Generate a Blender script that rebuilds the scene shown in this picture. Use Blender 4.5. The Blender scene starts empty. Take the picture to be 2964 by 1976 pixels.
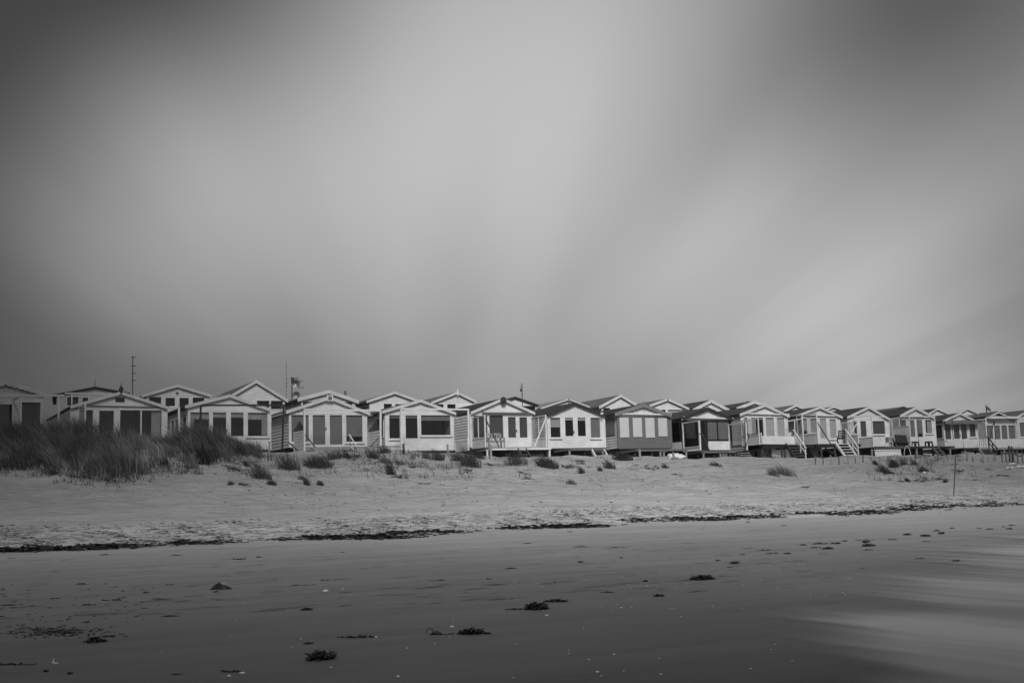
import bpy, math, random
import numpy as np
from mathutils import Vector, Matrix
random.seed(11); RNG = np.random.default_rng(11)
SC = bpy.context.scene; COL = SC.collection
# ------------------------------------------------------------------ camera
F = 3500.0; HC = 1450.0; ROLL = 0.030; EYE = 1.5
PITCH = math.atan((HC-988)/F)
_f = Vector((0, math.cos(PITCH), math.sin(PITCH)))
_r0 = Vector((1, 0, 0)); _u0 = _r0.cross(_f)
_r = _r0*math.cos(ROLL) - _u0*math.sin(ROLL)
_u = _u0*math.cos(ROLL) + _r0*math.sin(ROLL)
CAM = Vector((0, 0, EYE))
cd = bpy.data.cameras.new('camera'); cam = bpy.data.objects.new('camera', cd); COL.objects.link(cam)
cd.sensor_width = 36; cd.lens = 36*F/2964; cd.clip_start = .1; cd.clip_end = 12000
cam.matrix_world = Matrix(((_r.x, _u.x, -_f.x, 0), (_r.y, _u.y, -_f.y, 0), (_r.z, _u.z, -_f.z, EYE), (0, 0, 0, 1)))
SC.camera = cam
def ray(px, py): return _f + _r*((px-1482)/F) + _u*((988-py)/F)
def at_depth(px, py, Y):
    d = ray(px, py); return CAM + d*(Y/d.y)
# ------------------------------------------------------------------ light
SUN = Vector((0.05, -.76, .65)).normalized()
sl = bpy.data.lights.new('sun', 'SUN'); sl.energy = 2.95; sl.angle = math.radians(19); sl.color = (1, 1, 1)
so = bpy.data.objects.new('sun', sl); COL.objects.link(so)
so.rotation_euler = SUN.to_track_quat('Z', 'Y').to_euler()
SC.view_settings.view_transform = 'Standard'; SC.view_settings.look = 'None'
SC.view_settings.exposure = 0.42; SC.view_settings.gamma = 1
# long-exposure overcast: a Nishita sky, desaturated, under drifting cloud given as soft lobes of direction
W = bpy.data.worlds.new('World'); SC.world = W; W.use_nodes = True
nt = W.node_tree; nt.nodes.clear()
def N(tree, t, **kw):
    n = tree.nodes.new(t)
    for k, v in kw.items(): setattr(n, k, v)
    return n
sky = N(nt, 'ShaderNodeTexSky', sky_type='NISHITA'); sky.sun_disc = False
sky.sun_elevation = math.asin(SUN.z); sky.sun_rotation = math.atan2(SUN.x, SUN.y)
bw = N(nt, 'ShaderNodeRGBToBW'); nt.links.new(sky.outputs[0], bw.inputs[0])
tc = N(nt, 'ShaderNodeTexCoord')
SKY = [  # (x, y) on the photo at 2352 wide, grey level 0-255
 (0,0,72),(300,0,82),(620,0,112),(900,0,160),(1150,0,184),(1450,0,176),(1750,0,140),(2050,0,106),(2352,0,104),
 (0,160,74),(300,160,103),(600,160,150),(900,160,178),(1150,160,190),(1450,160,178),(1750,160,148),(2050,160,94),(2352,160,104),
 (0,330,72),(280,330,142),(600,330,176),(900,330,182),(1150,330,188),(1400,330,188),(1700,330,160),(2000,330,134),(2352,330,140),
 (0,500,104),(280,500,162),(600,500,175),(900,500,178),(1150,500,180),(1400,500,182),(1700,500,162),(2000,500,168),(2352,460,165),
 (0,650,86),(280,650,140),(600,650,158),(900,650,172),(1150,650,176),(1450,650,172),(1750,650,182),(2050,610,188),(2352,600,128),
 (0,770,52),(300,770,100),(600,790,124),(900,790,142),(1150,790,156),(1450,790,162),(1750,760,174),(2050,770,168),(2352,690,118),(2270,760,150),(2200,710,154),(2190,800,164),(2352,800,148),
 (0,880,78),(300,880,104),(600,880,126),(900,880,140),(1150,880,148),(1450,880,156),(1750,880,164),(2050,900,175),(2352,900,152)]
def lin(g):
    g = g/255.0
    return g/12.92 if g <= .04045 else ((g+.055)/1.055)**2.4
DIRS = np.array([ray(x*1.2602, y*1.2602).normalized() for x, y, g in SKY])
EXPO = 2**SC.view_settings.exposure
BASE = .15
VAL = np.array([lin(g)/EXPO for _, _, g in SKY]) - BASE
KAP = 95.0
G = np.exp(KAP*(DIRS@DIRS.T-1))
AMP = np.linalg.solve(G.T@G + .02*np.eye(len(SKY)), G.T@VAL)
# slow noise bends the lobes, so the cloud has drawn-out edges
# (a level cloud sheet drifting almost straight away from the shore: streaks converge on the horizon)
sx_ = N(nt, 'ShaderNodeSeparateXYZ'); nt.links.new(tc.outputs['Generated'], sx_.inputs[0])
def wm(op, a, b):
    n = N(nt, 'ShaderNodeMath', operation=op)
    for i, q in enumerate((a, b)):
        if isinstance(q, (int, float)): n.inputs[i].default_value = q
        else: nt.links.new(q, n.inputs[i])
    return n.outputs[0]
zz_ = wm('MAXIMUM', wm('ADD', sx_.outputs['Z'], .05), .02)
cross = wm('DIVIDE', wm('ADD', sx_.outputs['X'], wm('MULTIPLY', sx_.outputs['Y'], .06)), zz_)
along = wm('DIVIDE', sx_.outputs['Y'], zz_)
mp = N(nt, 'ShaderNodeCombineXYZ'); nt.links.new(wm('MULTIPLY', cross, 2.3), mp.inputs[0]); nt.links.new(wm('MULTIPLY', along, .22), mp.inputs[1]); mp.inputs[2].default_value = 3.7
nz = N(nt, 'ShaderNodeTexNoise'); nz.inputs['Scale'].default_value = 1.0; nz.inputs['Detail'].default_value = 1.5; nz.inputs['Roughness'].default_value = .45
nt.links.new(mp.outputs[0], nz.inputs['Vector'])
acc = None
for c, a in zip(DIRS, AMP):
    dt = N(nt, 'ShaderNodeVectorMath', operation='DOT_PRODUCT'); nt.links.new(tc.outputs['Generated'], dt.inputs[0]); dt.inputs[1].default_value = tuple(c)
    ma = N(nt, 'ShaderNodeMath', operation='MULTIPLY_ADD'); nt.links.new(dt.outputs['Value'], ma.inputs[0]); ma.inputs[1].default_value = KAP; ma.inputs[2].default_value = -KAP
    ex = N(nt, 'ShaderNodeMath', operation='EXPONENT'); nt.links.new(ma.outputs[0], ex.inputs[0])
    ad = N(nt, 'ShaderNodeMath', operation='MULTIPLY_ADD'); nt.links.new(ex.outputs[0], ad.inputs[0]); ad.inputs[1].default_value = float(a)
    if acc is None: ad.inputs[2].default_value = BASE
    else: nt.links.new(acc.outputs[0], ad.inputs[2])
    acc = ad
st = N(nt, 'ShaderNodeMapRange'); nt.links.new(nz.outputs['Fac'], st.inputs[0])
st.inputs[1].default_value = .3; st.inputs[2].default_value = .7; st.inputs[3].default_value = .88; st.inputs[4].default_value = 1.11
fd = N(nt, 'ShaderNodeMapRange'); nt.links.new(sx_.outputs['Z'], fd.inputs[0]); fd.inputs[1].default_value = -.02; fd.inputs[2].default_value = .15   # streaks blend together towards the horizon
stf = N(nt, 'ShaderNodeMix', data_type='FLOAT'); nt.links.new(fd.outputs[0], stf.inputs[0]); stf.inputs[2].default_value = 1.0; nt.links.new(st.outputs[0], stf.inputs[3])
mu = N(nt, 'ShaderNodeMath', operation='MULTIPLY'); nt.links.new(acc.outputs[0], mu.inputs[0]); nt.links.new(stf.outputs[0], mu.inputs[1])
mx = N(nt, 'ShaderNodeMath', operation='MAXIMUM'); nt.links.new(mu.outputs[0], mx.inputs[0]); mx.inputs[1].default_value = .02
STR = .1
sc10 = N(nt, 'ShaderNodeMath', operation='MULTIPLY'); nt.links.new(mx.outputs[0], sc10.inputs[0]); sc10.inputs[1].default_value = 1/STR
mixs = N(nt, 'ShaderNodeMix', data_type='FLOAT'); mixs.inputs[0].default_value = .96
nt.links.new(bw.outputs[0], mixs.inputs[2]); nt.links.new(sc10.outputs[0], mixs.inputs[3])
bg = N(nt, 'ShaderNodeBackground'); bg.inputs['Strength'].default_value = STR
nt.links.new(mixs.outputs[0], bg.inputs['Color'])
ow = N(nt, 'ShaderNodeOutputWorld'); nt.links.new(bg.outputs[0], ow.inputs['Surface'])
W.cycles.sampling_method = 'MANUAL'; W.cycles.sample_map_resolution = 256
SC.cycles.max_bounces = 6; SC.cycles.transparent_max_bounces = 12

# ------------------------------------------------------------------ mesh helpers
class MB:
    def __init__(s): s.v = []; s.f = []
    def quadbox(s, pts):
        b = len(s.v); s.v += [tuple(p) for p in pts]
        for q in ((0,3,2,1),(4,5,6,7),(0,1,5,4),(1,2,6,5),(2,3,7,6),(3,0,4,7)): s.f.append(tuple(b+i for i in q))
        return s
    def box(s, x0, x1, y0, y1, z0, z1):
        return s.quadbox([(x0,y0,z0),(x1,y0,z0),(x1,y1,z0),(x0,y1,z0),(x0,y0,z1),(x1,y0,z1),(x1,y1,z1),(x0,y1,z1)])
    def bar(s, p, q, w, h=None):
        p = Vector(p); q = Vector(q); h = h or w; d = (q-p).normalized()
        a = d.cross(Vector((0,0,1)) if abs(d.z) < .95 else Vector((0,1,0))).normalized()*(w/2)
        b = d.cross(a).normalized()*(h/2)
        return s.quadbox([p-a-b, p+a-b, p+a+b, p-a+b, q-a-b, q+a-b, q+a+b, q-a+b])
    def prism(s, poly, y0, y1):          # polygon of (x, z) pulled along y
        n = len(poly); b = len(s.v)
        s.v += [(x, y0, z) for x, z in poly] + [(x, y1, z) for x, z in poly]
        s.f.append(tuple(range(b, b+n))); s.f.append(tuple(range(b+2*n-1, b+n-1, -1)))
        for i in range(n):
            j = (i+1) % n; s.f.append((b+i, b+n+i, b+n+j, b+j))
        return s
    def tube(s, pts, r, n=7, r1=None):
        pts = [Vector(p) for p in pts]; b0 = len(s.v); m = len(pts)
        for i, p in enumerate(pts):
            d = (pts[min(i+1, m-1)]-pts[max(i-1, 0)]).normalized()
            a = d.cross(Vector((0,0,1)) if abs(d.z) < .9 else Vector((1,0,0))).normalized(); c = d.cross(a)
            rr = r if r1 is None else r+(r1-r)*i/(m-1)
            for k in range(n):
                t = 2*math.pi*k/n; s.v.append(tuple(p+a*(rr*math.cos(t))+c*(rr*math.sin(t))))
        for i in range(m-1):
            for k in range(n):
                s.f.append((b0+i*n+k, b0+i*n+(k+1)%n, b0+(i+1)*n+(k+1)%n, b0+(i+1)*n+k))
        s.f.append(tuple(b0+k for k in range(n-1, -1, -1))); s.f.append(tuple(b0+(m-1)*n+k for k in range(n)))
        return s
    def blob(s, c, r, seed=0, rough=.2, nu=14, nv=8, flat=0.0, sharp=1.0):
        rg = random.Random(seed); ph = [(rg.uniform(-1,1), rg.uniform(-1,1), rg.uniform(-1,1), rg.uniform(0,6.3), rg.uniform(1.5,5)) for _ in range(7)]
        b = len(s.v)
        for i in range(nv+1):
            th = math.pi*i/nv
            for k in range(nu):
                t = 2*math.pi*k/nu; d = Vector((math.sin(th)*math.cos(t), math.sin(th)*math.sin(t), math.cos(th)))
                m = 1+rough*sum(math.sin(q[4]*(d.x*q[0]+d.y*q[1]+d.z*q[2])*1.7+q[3]) for q in ph)/3
                z = d.z*r[2]*m
                if z < -flat*r[2] and flat: z = -flat*r[2]
                s.v.append((c[0]+d.x*r[0]*m, c[1]+d.y*r[1]*m, c[2]+z))
        for i in range(nv):
            for k in range(nu):
                s.f.append((b+i*nu+k, b+(i+1)*nu+k, b+(i+1)*nu+(k+1)%nu, b+i*nu+(k+1)%nu))
        return s
def tag(o, label=None, cat=None, group=None, kind=None):
    if label: o['label'] = label
    if cat: o['category'] = cat
    if group: o['group'] = group
    if kind: o['kind'] = kind
    return o
def obj(name, mb, mat, parent=None, smooth=False, loc=None):
    me = bpy.data.meshes.new(name); me.from_pydata(mb.v, [], mb.f); me.validate()
    if smooth: me.polygons.foreach_set('use_smooth', [True]*len(me.polygons))
    me.materials.append(mat); o = bpy.data.objects.new(name, me); COL.objects.link(o)
    if parent: o.parent = parent
    if loc is not None: o.location = loc
    return o
def empty(name, loc, rz=0, **kw):
    o = bpy.data.objects.new(name, None); COL.objects.link(o); o.location = loc; o.rotation_euler = (0, 0, rz); o.empty_display_size = .3
    return tag(o, **kw)
# ------------------------------------------------------------------ materials (a monochrome place: neutral greys)
MATS = {}
def bsdf(m): return m.node_tree.nodes['Principled BSDF']
def gray(name, v, rough=.6, var=.12, scale=2.5, siding=None, pitch=.16, bump=0.0, spec=.4, metal=0.0, streak=False):
    if name in MATS: return MATS[name]
    m = bpy.data.materials.new(name); m.use_nodes = True; t = m.node_tree; B = bsdf(m); MATS[name] = m
    B.inputs['Roughness'].default_value = rough; B.inputs['Specular IOR Level'].default_value = spec; B.inputs['Metallic'].default_value = metal
    co = N(t, 'ShaderNodeTexCoord'); mp = N(t, 'ShaderNodeMapping'); t.links.new(co.outputs['Object'], mp.inputs[0])
    mp.inputs['Scale'].default_value = (scale, scale, scale*(.25 if streak else 1))
    nz = N(t, 'ShaderNodeTexNoise'); nz.inputs['Scale'].default_value = 1; nz.inputs['Detail'].default_value = 6; nz.inputs['Roughness'].default_value = .65
    t.links.new(mp.outputs[0], nz.inputs['Vector'])
    r = N(t, 'ShaderNodeMapRange'); t.links.new(nz.outputs['Fac'], r.inputs[0]); r.inputs[1].default_value = .25; r.inputs[2].default_value = .75
    r.inputs[3].default_value = v*(1-var); r.inputs[4].default_value = min(.88, v*(1+var*.7))
    t.links.new(r.outputs[0], B.inputs['Base Color'])
    if siding:
        sp = N(t, 'ShaderNodeSeparateXYZ'); t.links.new(co.outputs['Object'], sp.inputs[0])
        dv = N(t, 'ShaderNodeMath', operation='DIVIDE'); t.links.new(sp.outputs['Z' if siding == 'h' else 'X'], dv.inputs[0]); dv.inputs[1].default_value = pitch
        fr = N(t, 'ShaderNodeMath', operation='FRACT'); t.links.new(dv.outputs[0], fr.inputs[0])
        gr = N(t, 'ShaderNodeMapRange'); t.links.new(fr.outputs[0], gr.inputs[0]); gr.inputs[1].default_value = .88; gr.inputs[2].default_value = 1.0
        gr.inputs[3].default_value = 1; gr.inputs[4].default_value = 0
        bp = N(t, 'ShaderNodeBump'); bp.inputs['Strength'].default_value = .9; bp.inputs['Distance'].default_value = .03
        t.links.new(gr.outputs[0], bp.inputs['Height']); t.links.new(bp.outputs[0], B.inputs['Normal'])
    elif bump:
        bp = N(t, 'ShaderNodeBump'); bp.inputs['Strength'].default_value = bump; bp.inputs['Distance'].default_value = .02
        t.links.new(nz.outputs['Fac'], bp.inputs['Height']); t.links.new(bp.outputs[0], B.inputs['Normal'])
    return m
def glass(name, tint=.85, minref=.05):
    if name in MATS: return MATS[name]
    m = bpy.data.materials.new(name); m.use_nodes = True; t = m.node_tree; t.nodes.clear(); MATS[name] = m
    o = N(t, 'ShaderNodeOutputMaterial'); mx = N(t, 'ShaderNodeMixShader'); tr = N(t, 'ShaderNodeBsdfTransparent'); gl = N(t, 'ShaderNodeBsdfGlossy')
    tr.inputs[0].default_value = (tint, tint, tint, 1); gl.inputs['Roughness'].default_value = .06
    lw = N(t, 'ShaderNodeLayerWeight'); pw = N(t, 'ShaderNodeMath', operation='POWER'); t.links.new(lw.outputs['Facing'], pw.inputs[0]); pw.inputs[1].default_value = 5
    a = N(t, 'ShaderNodeMath', operation='MULTIPLY_ADD'); t.links.new(pw.outputs[0], a.inputs[0]); a.inputs[1].default_value = .7; a.inputs[2].default_value = minref; a.use_clamp = True
    t.links.new(a.outputs[0], mx.inputs[0]); t.links.new(tr.outputs[0], mx.inputs[1]); t.links.new(gl.outputs[0], mx.inputs[2]); t.links.new(mx.outputs[0], o.inputs[0])
    return m
WHITE = gray('white_paint', .59, .5, .22, 1.1)
TRIM = gray('white_trim', .50, .55, .22, 1.4)
WSIDE = gray('white_siding', .57, .55, .20, 1.6, 'h', .17)
WVERT = gray('white_vertical_boards', .58, .55, .16, 1.6, 'v', .11)
CREAM = gray('pale_paint', .48, .55, .12, 1.5)
CSIDE = gray('pale_siding', .47, .6, .12, 1.5, 'h', .17)
CREAM_SHADED = gray('shaded_pale_paint', .42, .6, .25, 1.2); CSIDE_SHADED = gray('shaded_pale_siding', .40, .6, .2, 1.5, 'h', .17)  # pale paint with vignette shade put into the colour, for the leftmost hut
GREYP = gray('grey_paint', .125, .6, .12, 1.5)
GSIDE = gray('grey_siding', .125, .6, .12, 1.5, 'h', .2)
GTRIM = gray('grey_trim', .17, .6, .15, 1.5)
BLACKP = gray('black_paint', .018, .5, .3, 1.5)
DARKT = gray('dark_trim', .03, .5, .3, 1.5)
ROOFD = gray('dark_roof_felt', .032, .85, .3, 1.2, bump=.4)
ROOFM = gray('mid_roof_felt', .085, .85, .25, 1.0, bump=.4)
ROOFG = gray('grey_roof_felt', .16, .85, .25, 1.0, bump=.4)
ROOFL = gray('light_roof_sheet', .42, .7, .15, 1.0)
WOODG = gray('weathered_wood', .24, .85, .3, 4, bump=.4, streak=True)
WOODD = gray('dark_wood', .06, .8, .35, 4, bump=.3, streak=True)
WOODM = gray('mid_wood', .13, .8, .3, 4, bump=.3, streak=True)
UNDER = gray('underfloor_boards', .14, .9, .35, 1.2, 'h', .25)
UNDERL = gray('pale_underfloor_boards', .33, .9, .25, 1.0)
SHUT = gray('pale_shutter', .46, .6, .12, 1.2)
BLIND = gray('window_blind', .60, .8, .06, 1.0)
PANEBACK = gray('grey_pane_backing', .10, .8, .1, 1.0)  # added sheet behind panes, standing in for the grey light in the glass
BLINDM = gray('grey_window_blind', .24, .8, .08, 1.0)
CURT = gray('net_curtain', .50, .9, .15, 6, streak=True)
ROOM = gray('room_lining', .30, .9, .25, .8)
METAL = gray('galvanised_metal', .17, .45, .2, 3, metal=.5)
DMETAL = gray('dark_metal', .04, .5, .3, 3)
PLAST = gray('white_plastic', .58, .45, .08, 3, bump=.3)
DPLAST = gray('dark_plastic', .03, .4, .2, 3)
CUSH = gray('dark_cushion', .022, .9, .3, 3, bump=.3)
GLASS = glass('window_glass', .85, .06); SCREEN = glass('screen_glass', .86, .04); SMOKE = glass('smoked_glass', .55, .06)
# ------------------------------------------------------------------ zoom-to-photo coordinates used while measuring
ZM = {1:(0,1010,3.92),2:(400,1010,3.92),3:(800,1010,3.92),4:(1200,1010,3.92),5:(1600,1070,4.9),6:(1900,1100,5.6),7:(2200,1100,4.9),8:(2564,1100,4.9),
 'A':(0,1380,3.136),'B':(0,1640,3.136),'C':(700,1350,3.136),'D':(700,1640,3.136),'E':(1400,1350,3.136),'F':(1400,1640,3.136),'G':(2100,1350,2.722),'I':(2100,1600,2.722),'S':(0,0,1)}
def P(z, x, y): o = ZM[z]; return (o[0]+x/o[2], o[1]+y/o[2])
# ------------------------------------------------------------------ terrain: u runs along the shore, v inland
PHI = math.atan2(.45, .89); TU = (math.cos(PHI), math.sin(PHI)); TV = (-math.sin(PHI), math.cos(PHI))
_pv = np.linspace(-60, 240, 1501)
_pz = np.interp(_pv, [-60,-8,0,33,34,36,40,44,48,52,56,59,61,66,74,80,100,240], [-1.3,-.18,0,.66,.72,.93,1.22,1.62,2.2,2.95,3.65,4.05,4.1,4.12,4.4,5.4,6.0,8])
_k = np.ones(9)/9; _pz = np.convolve(np.pad(_pz, 4, mode='edge'), _k, 'valid')
def base_profile(v): return np.interp(v, _pv, _pz)
def uv_of(X, Y): return X*TU[0]+Y*TU[1], X*TV[0]+Y*TV[1]
CREST = [(-150,1270),(0,1268),(200,1264),(330,1280),(450,1284),(560,1274),(660,1290),(757,1314),(860,1310),(950,1302),(1100,1302),(1217,1311),(1300,1312),(1450,1324),(1600,1324),(1750,1321),(1870,1322),(2000,1330),(2120,1327),(2200,1324),(2300,1326),(2450,1323),(2550,1322),(2640,1319),(2780,1317),(2900,1320),(3100,1318)]
_cu, _cz = [], []
for x, y in CREST:
    d = ray(x, y); t = 60.0/(d.x*TV[0]+d.y*TV[1]); _cu.append(t*(d.x*TU[0]+d.y*TU[1])); _cz.append(EYE+t*d.z)
_du = np.linspace(-60, 140, 801); _dz = np.interp(_du, _cu, _cz); _dz = np.convolve(np.pad(_dz, 4, mode='edge'), _k, 'valid')
TIDE = [(-200,1603),(0,1597),(200,1592),(480,1580),(700,1568),(898,1562),(1130,1559),(1300,1541),(1449,1532),(1687,1528),(1767,1516),(2095,1506),(2548,1487),(2614,1479),(2964,1461),(3200,1449)]
_tu, _tv = [], []
for x, y in TIDE:
    d = ray(x, y); dv = d.x*TV[0]+d.y*TV[1]; t = EYE/(.02*dv-d.z); _tu.append(t*(d.x*TU[0]+d.y*TU[1])); _tv.append(t*dv)
def tide_v(u): return np.interp(u, _tu, _tv)
def ground(X, Y):
    u, v = uv_of(np.asarray(X, float), np.asarray(Y, float))
    z = base_profile(v)
    zc = np.interp(u, _du, _dz)
    k = (zc-.66)/(4.08-.66)
    blend = np.clip((v-34)/10, 0, 1)
    z = np.where(v > 34, np.where(v < 60, .66+(z-.66)*(1+(k-1)*blend), zc+(z-4.08)), z)
    dune = np.clip((v-38)/8, 0, 1)*np.clip((90-v)/20, 0, 1)
    z = z+dune*(.07*np.sin(u*.9+.6*np.sin(v*.7))*np.sin(v*.55+u*.3)+.05*np.sin(u*2.1-v*1.3+1)*np.sin(v*1.7+.4*u)+.025*np.sin(u*4.3+v*3.1)*np.sin(v*4.9-u*1.7))
    z = z+dune*(.05*np.sin(u*1.35+2*np.sin(v*.33))*np.sin(v*1.05+1.3*np.sin(u*.41))+.03*np.sin(u*3.1+1.7*np.sin(v*1.9))*np.sin(v*2.7+2*np.sin(u*1.1)))
    wet = np.clip((34-v)/6, 0, 1)*np.clip((v+4)/6, 0, 1)
    z = z+wet*(.012*np.sin(v*1.1+.25*np.sin(u*.5))*np.sin(u*.21+1)+.008*np.sin(v*2.9+u*.6+np.sin(u*.9)))
    z = z+.05*np.exp(-((v-tide_v(u)-.5)/.5)**2)*(np.abs(u) < 150)
    return z
def at_ground(px, py, far=140.0, lift=0.0):
    d = ray(px, py); Y = np.linspace(4, far, 3400); X = d.x/d.y*Y; Z = EYE+d.z/d.y*Y
    h = Z-ground(X, Y); i = np.argmax(h < 0)
    if h[i] >= 0: i = len(Y)-1
    if i == 0: i = 1
    a = h[i-1]/(h[i-1]-h[i]) if h[i-1] != h[i] else 0
    y = Y[i-1]+a*(Y[i]-Y[i-1])
    return Vector((d.x/d.y*y, y, EYE+d.z/d.y*y+lift))
def gz(x, y): return float(ground(x, y))
def steps(a, fine0, fine1, b, h, H):
    lo = []; x = fine0; s = h
    while x > a: s *= 1.35; s = min(s, H); x -= s; lo.append(x)
    hi = []; x = fine1; s = h
    while x < b: s *= 1.35; s = min(s, H); x += s; hi.append(x)
    return np.array(lo[::-1]+list(np.arange(fine0, fine1, h))+[fine1]+hi)
def grid_mesh(name, us, vs, zf, mat, attr=None):
    U, V = np.meshgrid(us, vs); X = U*TU[0]+V*TV[0]; Y = U*TU[1]+V*TV[1]; Z = zf(X, Y, U, V)
    n, m = U.shape; co = np.stack([X, Y, Z], -1).reshape(-1, 3)
    i = np.arange(n*m).reshape(n, m); q = np.stack([i[:-1,:-1], i[:-1,1:], i[1:,1:], i[1:,:-1]], -1).reshape(-1, 4)
    me = bpy.data.meshes.new(name); me.vertices.add(len(co)); me.vertices.foreach_set('co', co.ravel().astype(np.float32))
    me.loops.add(q.size); me.loops.foreach_set('vertex_index', q.ravel().astype(np.int32))
    me.polygons.add(len(q)); me.polygons.foreach_set('loop_start', np.arange(0, q.size, 4, dtype=np.int32)); me.polygons.foreach_set('use_smooth', np.ones(len(q), bool))
    me.update(calc_edges=True)
    for an, fn in (attr or {}).items():
        at = me.attributes.new(an, 'FLOAT', 'POINT'); at.data.foreach_set('value', fn(U, V).ravel().astype(np.float32))
    me.materials.append(mat); o = bpy.data.objects.new(name, me); COL.objects.link(o); return o
def node_val(t, op, a, b=None, c=None, clamp=False):
    n = N(t, 'ShaderNodeMath', operation=op); n.use_clamp = clamp
    for i, x in enumerate((a, b, c)):
        if x is None: continue
        if isinstance(x, (int, float)): n.inputs[i].default_value = x
        else: t.links.new(x, n.inputs[i])
    return n.outputs[0]
def node_range(t, x, a, b, c, d, smooth=False):
    n = N(t, 'ShaderNodeMapRange'); n.interpolation_type = 'SMOOTHSTEP' if smooth else 'LINEAR'; t.links.new(x, n.inputs[0])
    for i, q in enumerate((a, b, c, d)):
        if isinstance(q, (int, float)): n.inputs[i+1].default_value = q
        else: t.links.new(q, n.inputs[i+1])
    return n.outputs[0]
def shore_noise(t, co, su, sv, detail=4, rough=.6, rot=PHI, off=0):
    vr = N(t, 'ShaderNodeVectorRotate'); vr.rotation_type = 'Z_AXIS'; vr.inputs['Angle'].default_value = -rot; t.links.new(co, vr.inputs['Vector'])
    mp = N(t, 'ShaderNodeMapping'); mp.inputs['Scale'].default_value = (su, sv, 1); mp.inputs['Location'].default_value = (off, off*1.7, 0); t.links.new(vr.outputs[0], mp.inputs[0])
    nz = N(t, 'ShaderNodeTexNoise'); nz.inputs['Scale'].default_value = 1; nz.inputs['Detail'].default_value = detail; nz.inputs['Roughness'].default_value = rough
    t.links.new(mp.outputs[0], nz.inputs['Vector']); return nz.outputs['Fac']
def sand_material():
    m = bpy.data.materials.new('sand'); m.use_nodes = True; t = m.node_tree; B = bsdf(m)
    co = N(t, 'ShaderNodeTexCoord').outputs['Object']
    sh = N(t, 'ShaderNodeAttribute'); sh.attribute_name = 'shore'; s = sh.outputs['Fac']
    n_edge = shore_noise(t, co, .35, .9, 5)
    edge = node_val(t, 'MULTIPLY_ADD', n_edge, .9, node_val(t, 'ADD', s, -.45))
    dry = node_range(t, edge, -.12, .12, 0, 1, True)
    # wet foreshore: damp sand, vignette shade painted in towards the water, shore-parallel drainage streaks
    wet_shade = node_range(t, s, -28, -1, .055, .34)
    wet_shade = node_val(t, 'MULTIPLY', wet_shade, node_range(t, s, -29.5, -23, .3, 1))
    st = shore_noise(t, co, .22, 1.5, 5, .6)
    st2 = shore_noise(t, co, 1.3, 7, 4, .6, off=3)
    wet_shade = node_val(t, 'MULTIPLY', wet_shade, node_range(t, st, .3, .7, .84, 1.14))
    rip = node_range(t, st2, .63, .72, 0, 1)
    ripm = node_range(t, s, -28, -4, .2, .38)
    wet_shade = node_val(t, 'MULTIPLY', wet_shade, node_val(t, 'SUBTRACT', 1, node_val(t, 'MULTIPLY', rip, ripm)))
    # dry sand with shell hash near the tide line
    big = shore_noise(t, co, .25, .5, 5); fine = shore_noise(t, co, 2.2, 4.5, 6, .7, off=5)
    dryv = node_val(t, 'MULTIPLY', node_range(t, big, .3, .7, .34, .45), node_range(t, fine, .3, .7, .90, 1.10))
    hash_z = node_val(t, 'MULTIPLY', node_range(t, s, 5.0, 7.5, 1, 0), node_range(t, s, 0, .6, 0, 1))
    vo = N(t, 'ShaderNodeTexVoronoi'); vo.inputs['Scale'].default_value = 4.5; t.links.new(co, vo.inputs['Vector'])
    bwv = N(t, 'ShaderNodeSeparateColor'); t.links.new(vo.outputs['Color'], bwv.inputs[0])
    spk = node_range(t, bwv.outputs[0], 0, 1, .55, 1.45)
    spk = node_val(t, 'ADD', node_val(t, 'MULTIPLY', hash_z, node_val(t, 'SUBTRACT', spk, 1)), 1)
    dryv = node_val(t, 'MULTIPLY', dryv, spk)
    mid = shore_noise(t, co, .9, 1.8, 6, .75, off=14); dryv = node_val(t, 'MULTIPLY', dryv, node_range(t, mid, .5, .70, 1, .76)); dryv = node_val(t, 'MULTIPLY', dryv, node_range(t, s, 7, 15, 1.12, .90))
    mix = N(t, 'ShaderNodeMix', data_type='FLOAT'); t.links.new(dry, mix.inputs[0]); t.links.new(wet_shade, mix.inputs[2]); t.links.new(dryv, mix.inputs[3])
    t.links.new(mix.outputs[0], B.inputs['Base Color'])
    rr = node_range(t, dry, 0, 1, .68, .95); t.links.new(rr, B.inputs['Roughness']); B.inputs['Specular IOR Level'].default_value = .10
    foot = shore_noise(t, co, 1.2, 2.2, 5, .68, off=9); grain = shore_noise(t, co, 7, 9, 3, .6, off=2)
    hsum = node_val(t, 'ADD', node_val(t, 'MULTIPLY', foot, .50), node_val(t, 'MULTIPLY', grain, .025))
    hsum = node_val(t, 'MULTIPLY', hsum, node_range(t, dry, 0, 1, .07, 1))
    bp = N(t, 'ShaderNodeBump'); bp.inputs['Strength'].default_value = .8; bp.inputs['Distance'].default_value = 1; t.links.new(hsum, bp.inputs['Height']); t.links.new(bp.outputs[0], B.inputs['Normal'])
    return m
us = steps(-3000, -42, 112, 3000, .34, 500); vs = steps(-3000, 3, 64, 3000, .26, 500)
tag(grid_mesh('beach', us, vs, lambda X, Y, U, V: ground(X, Y), sand_material(), {'shore': lambda U, V: V-tide_v(U)}), kind='structure')
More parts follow.
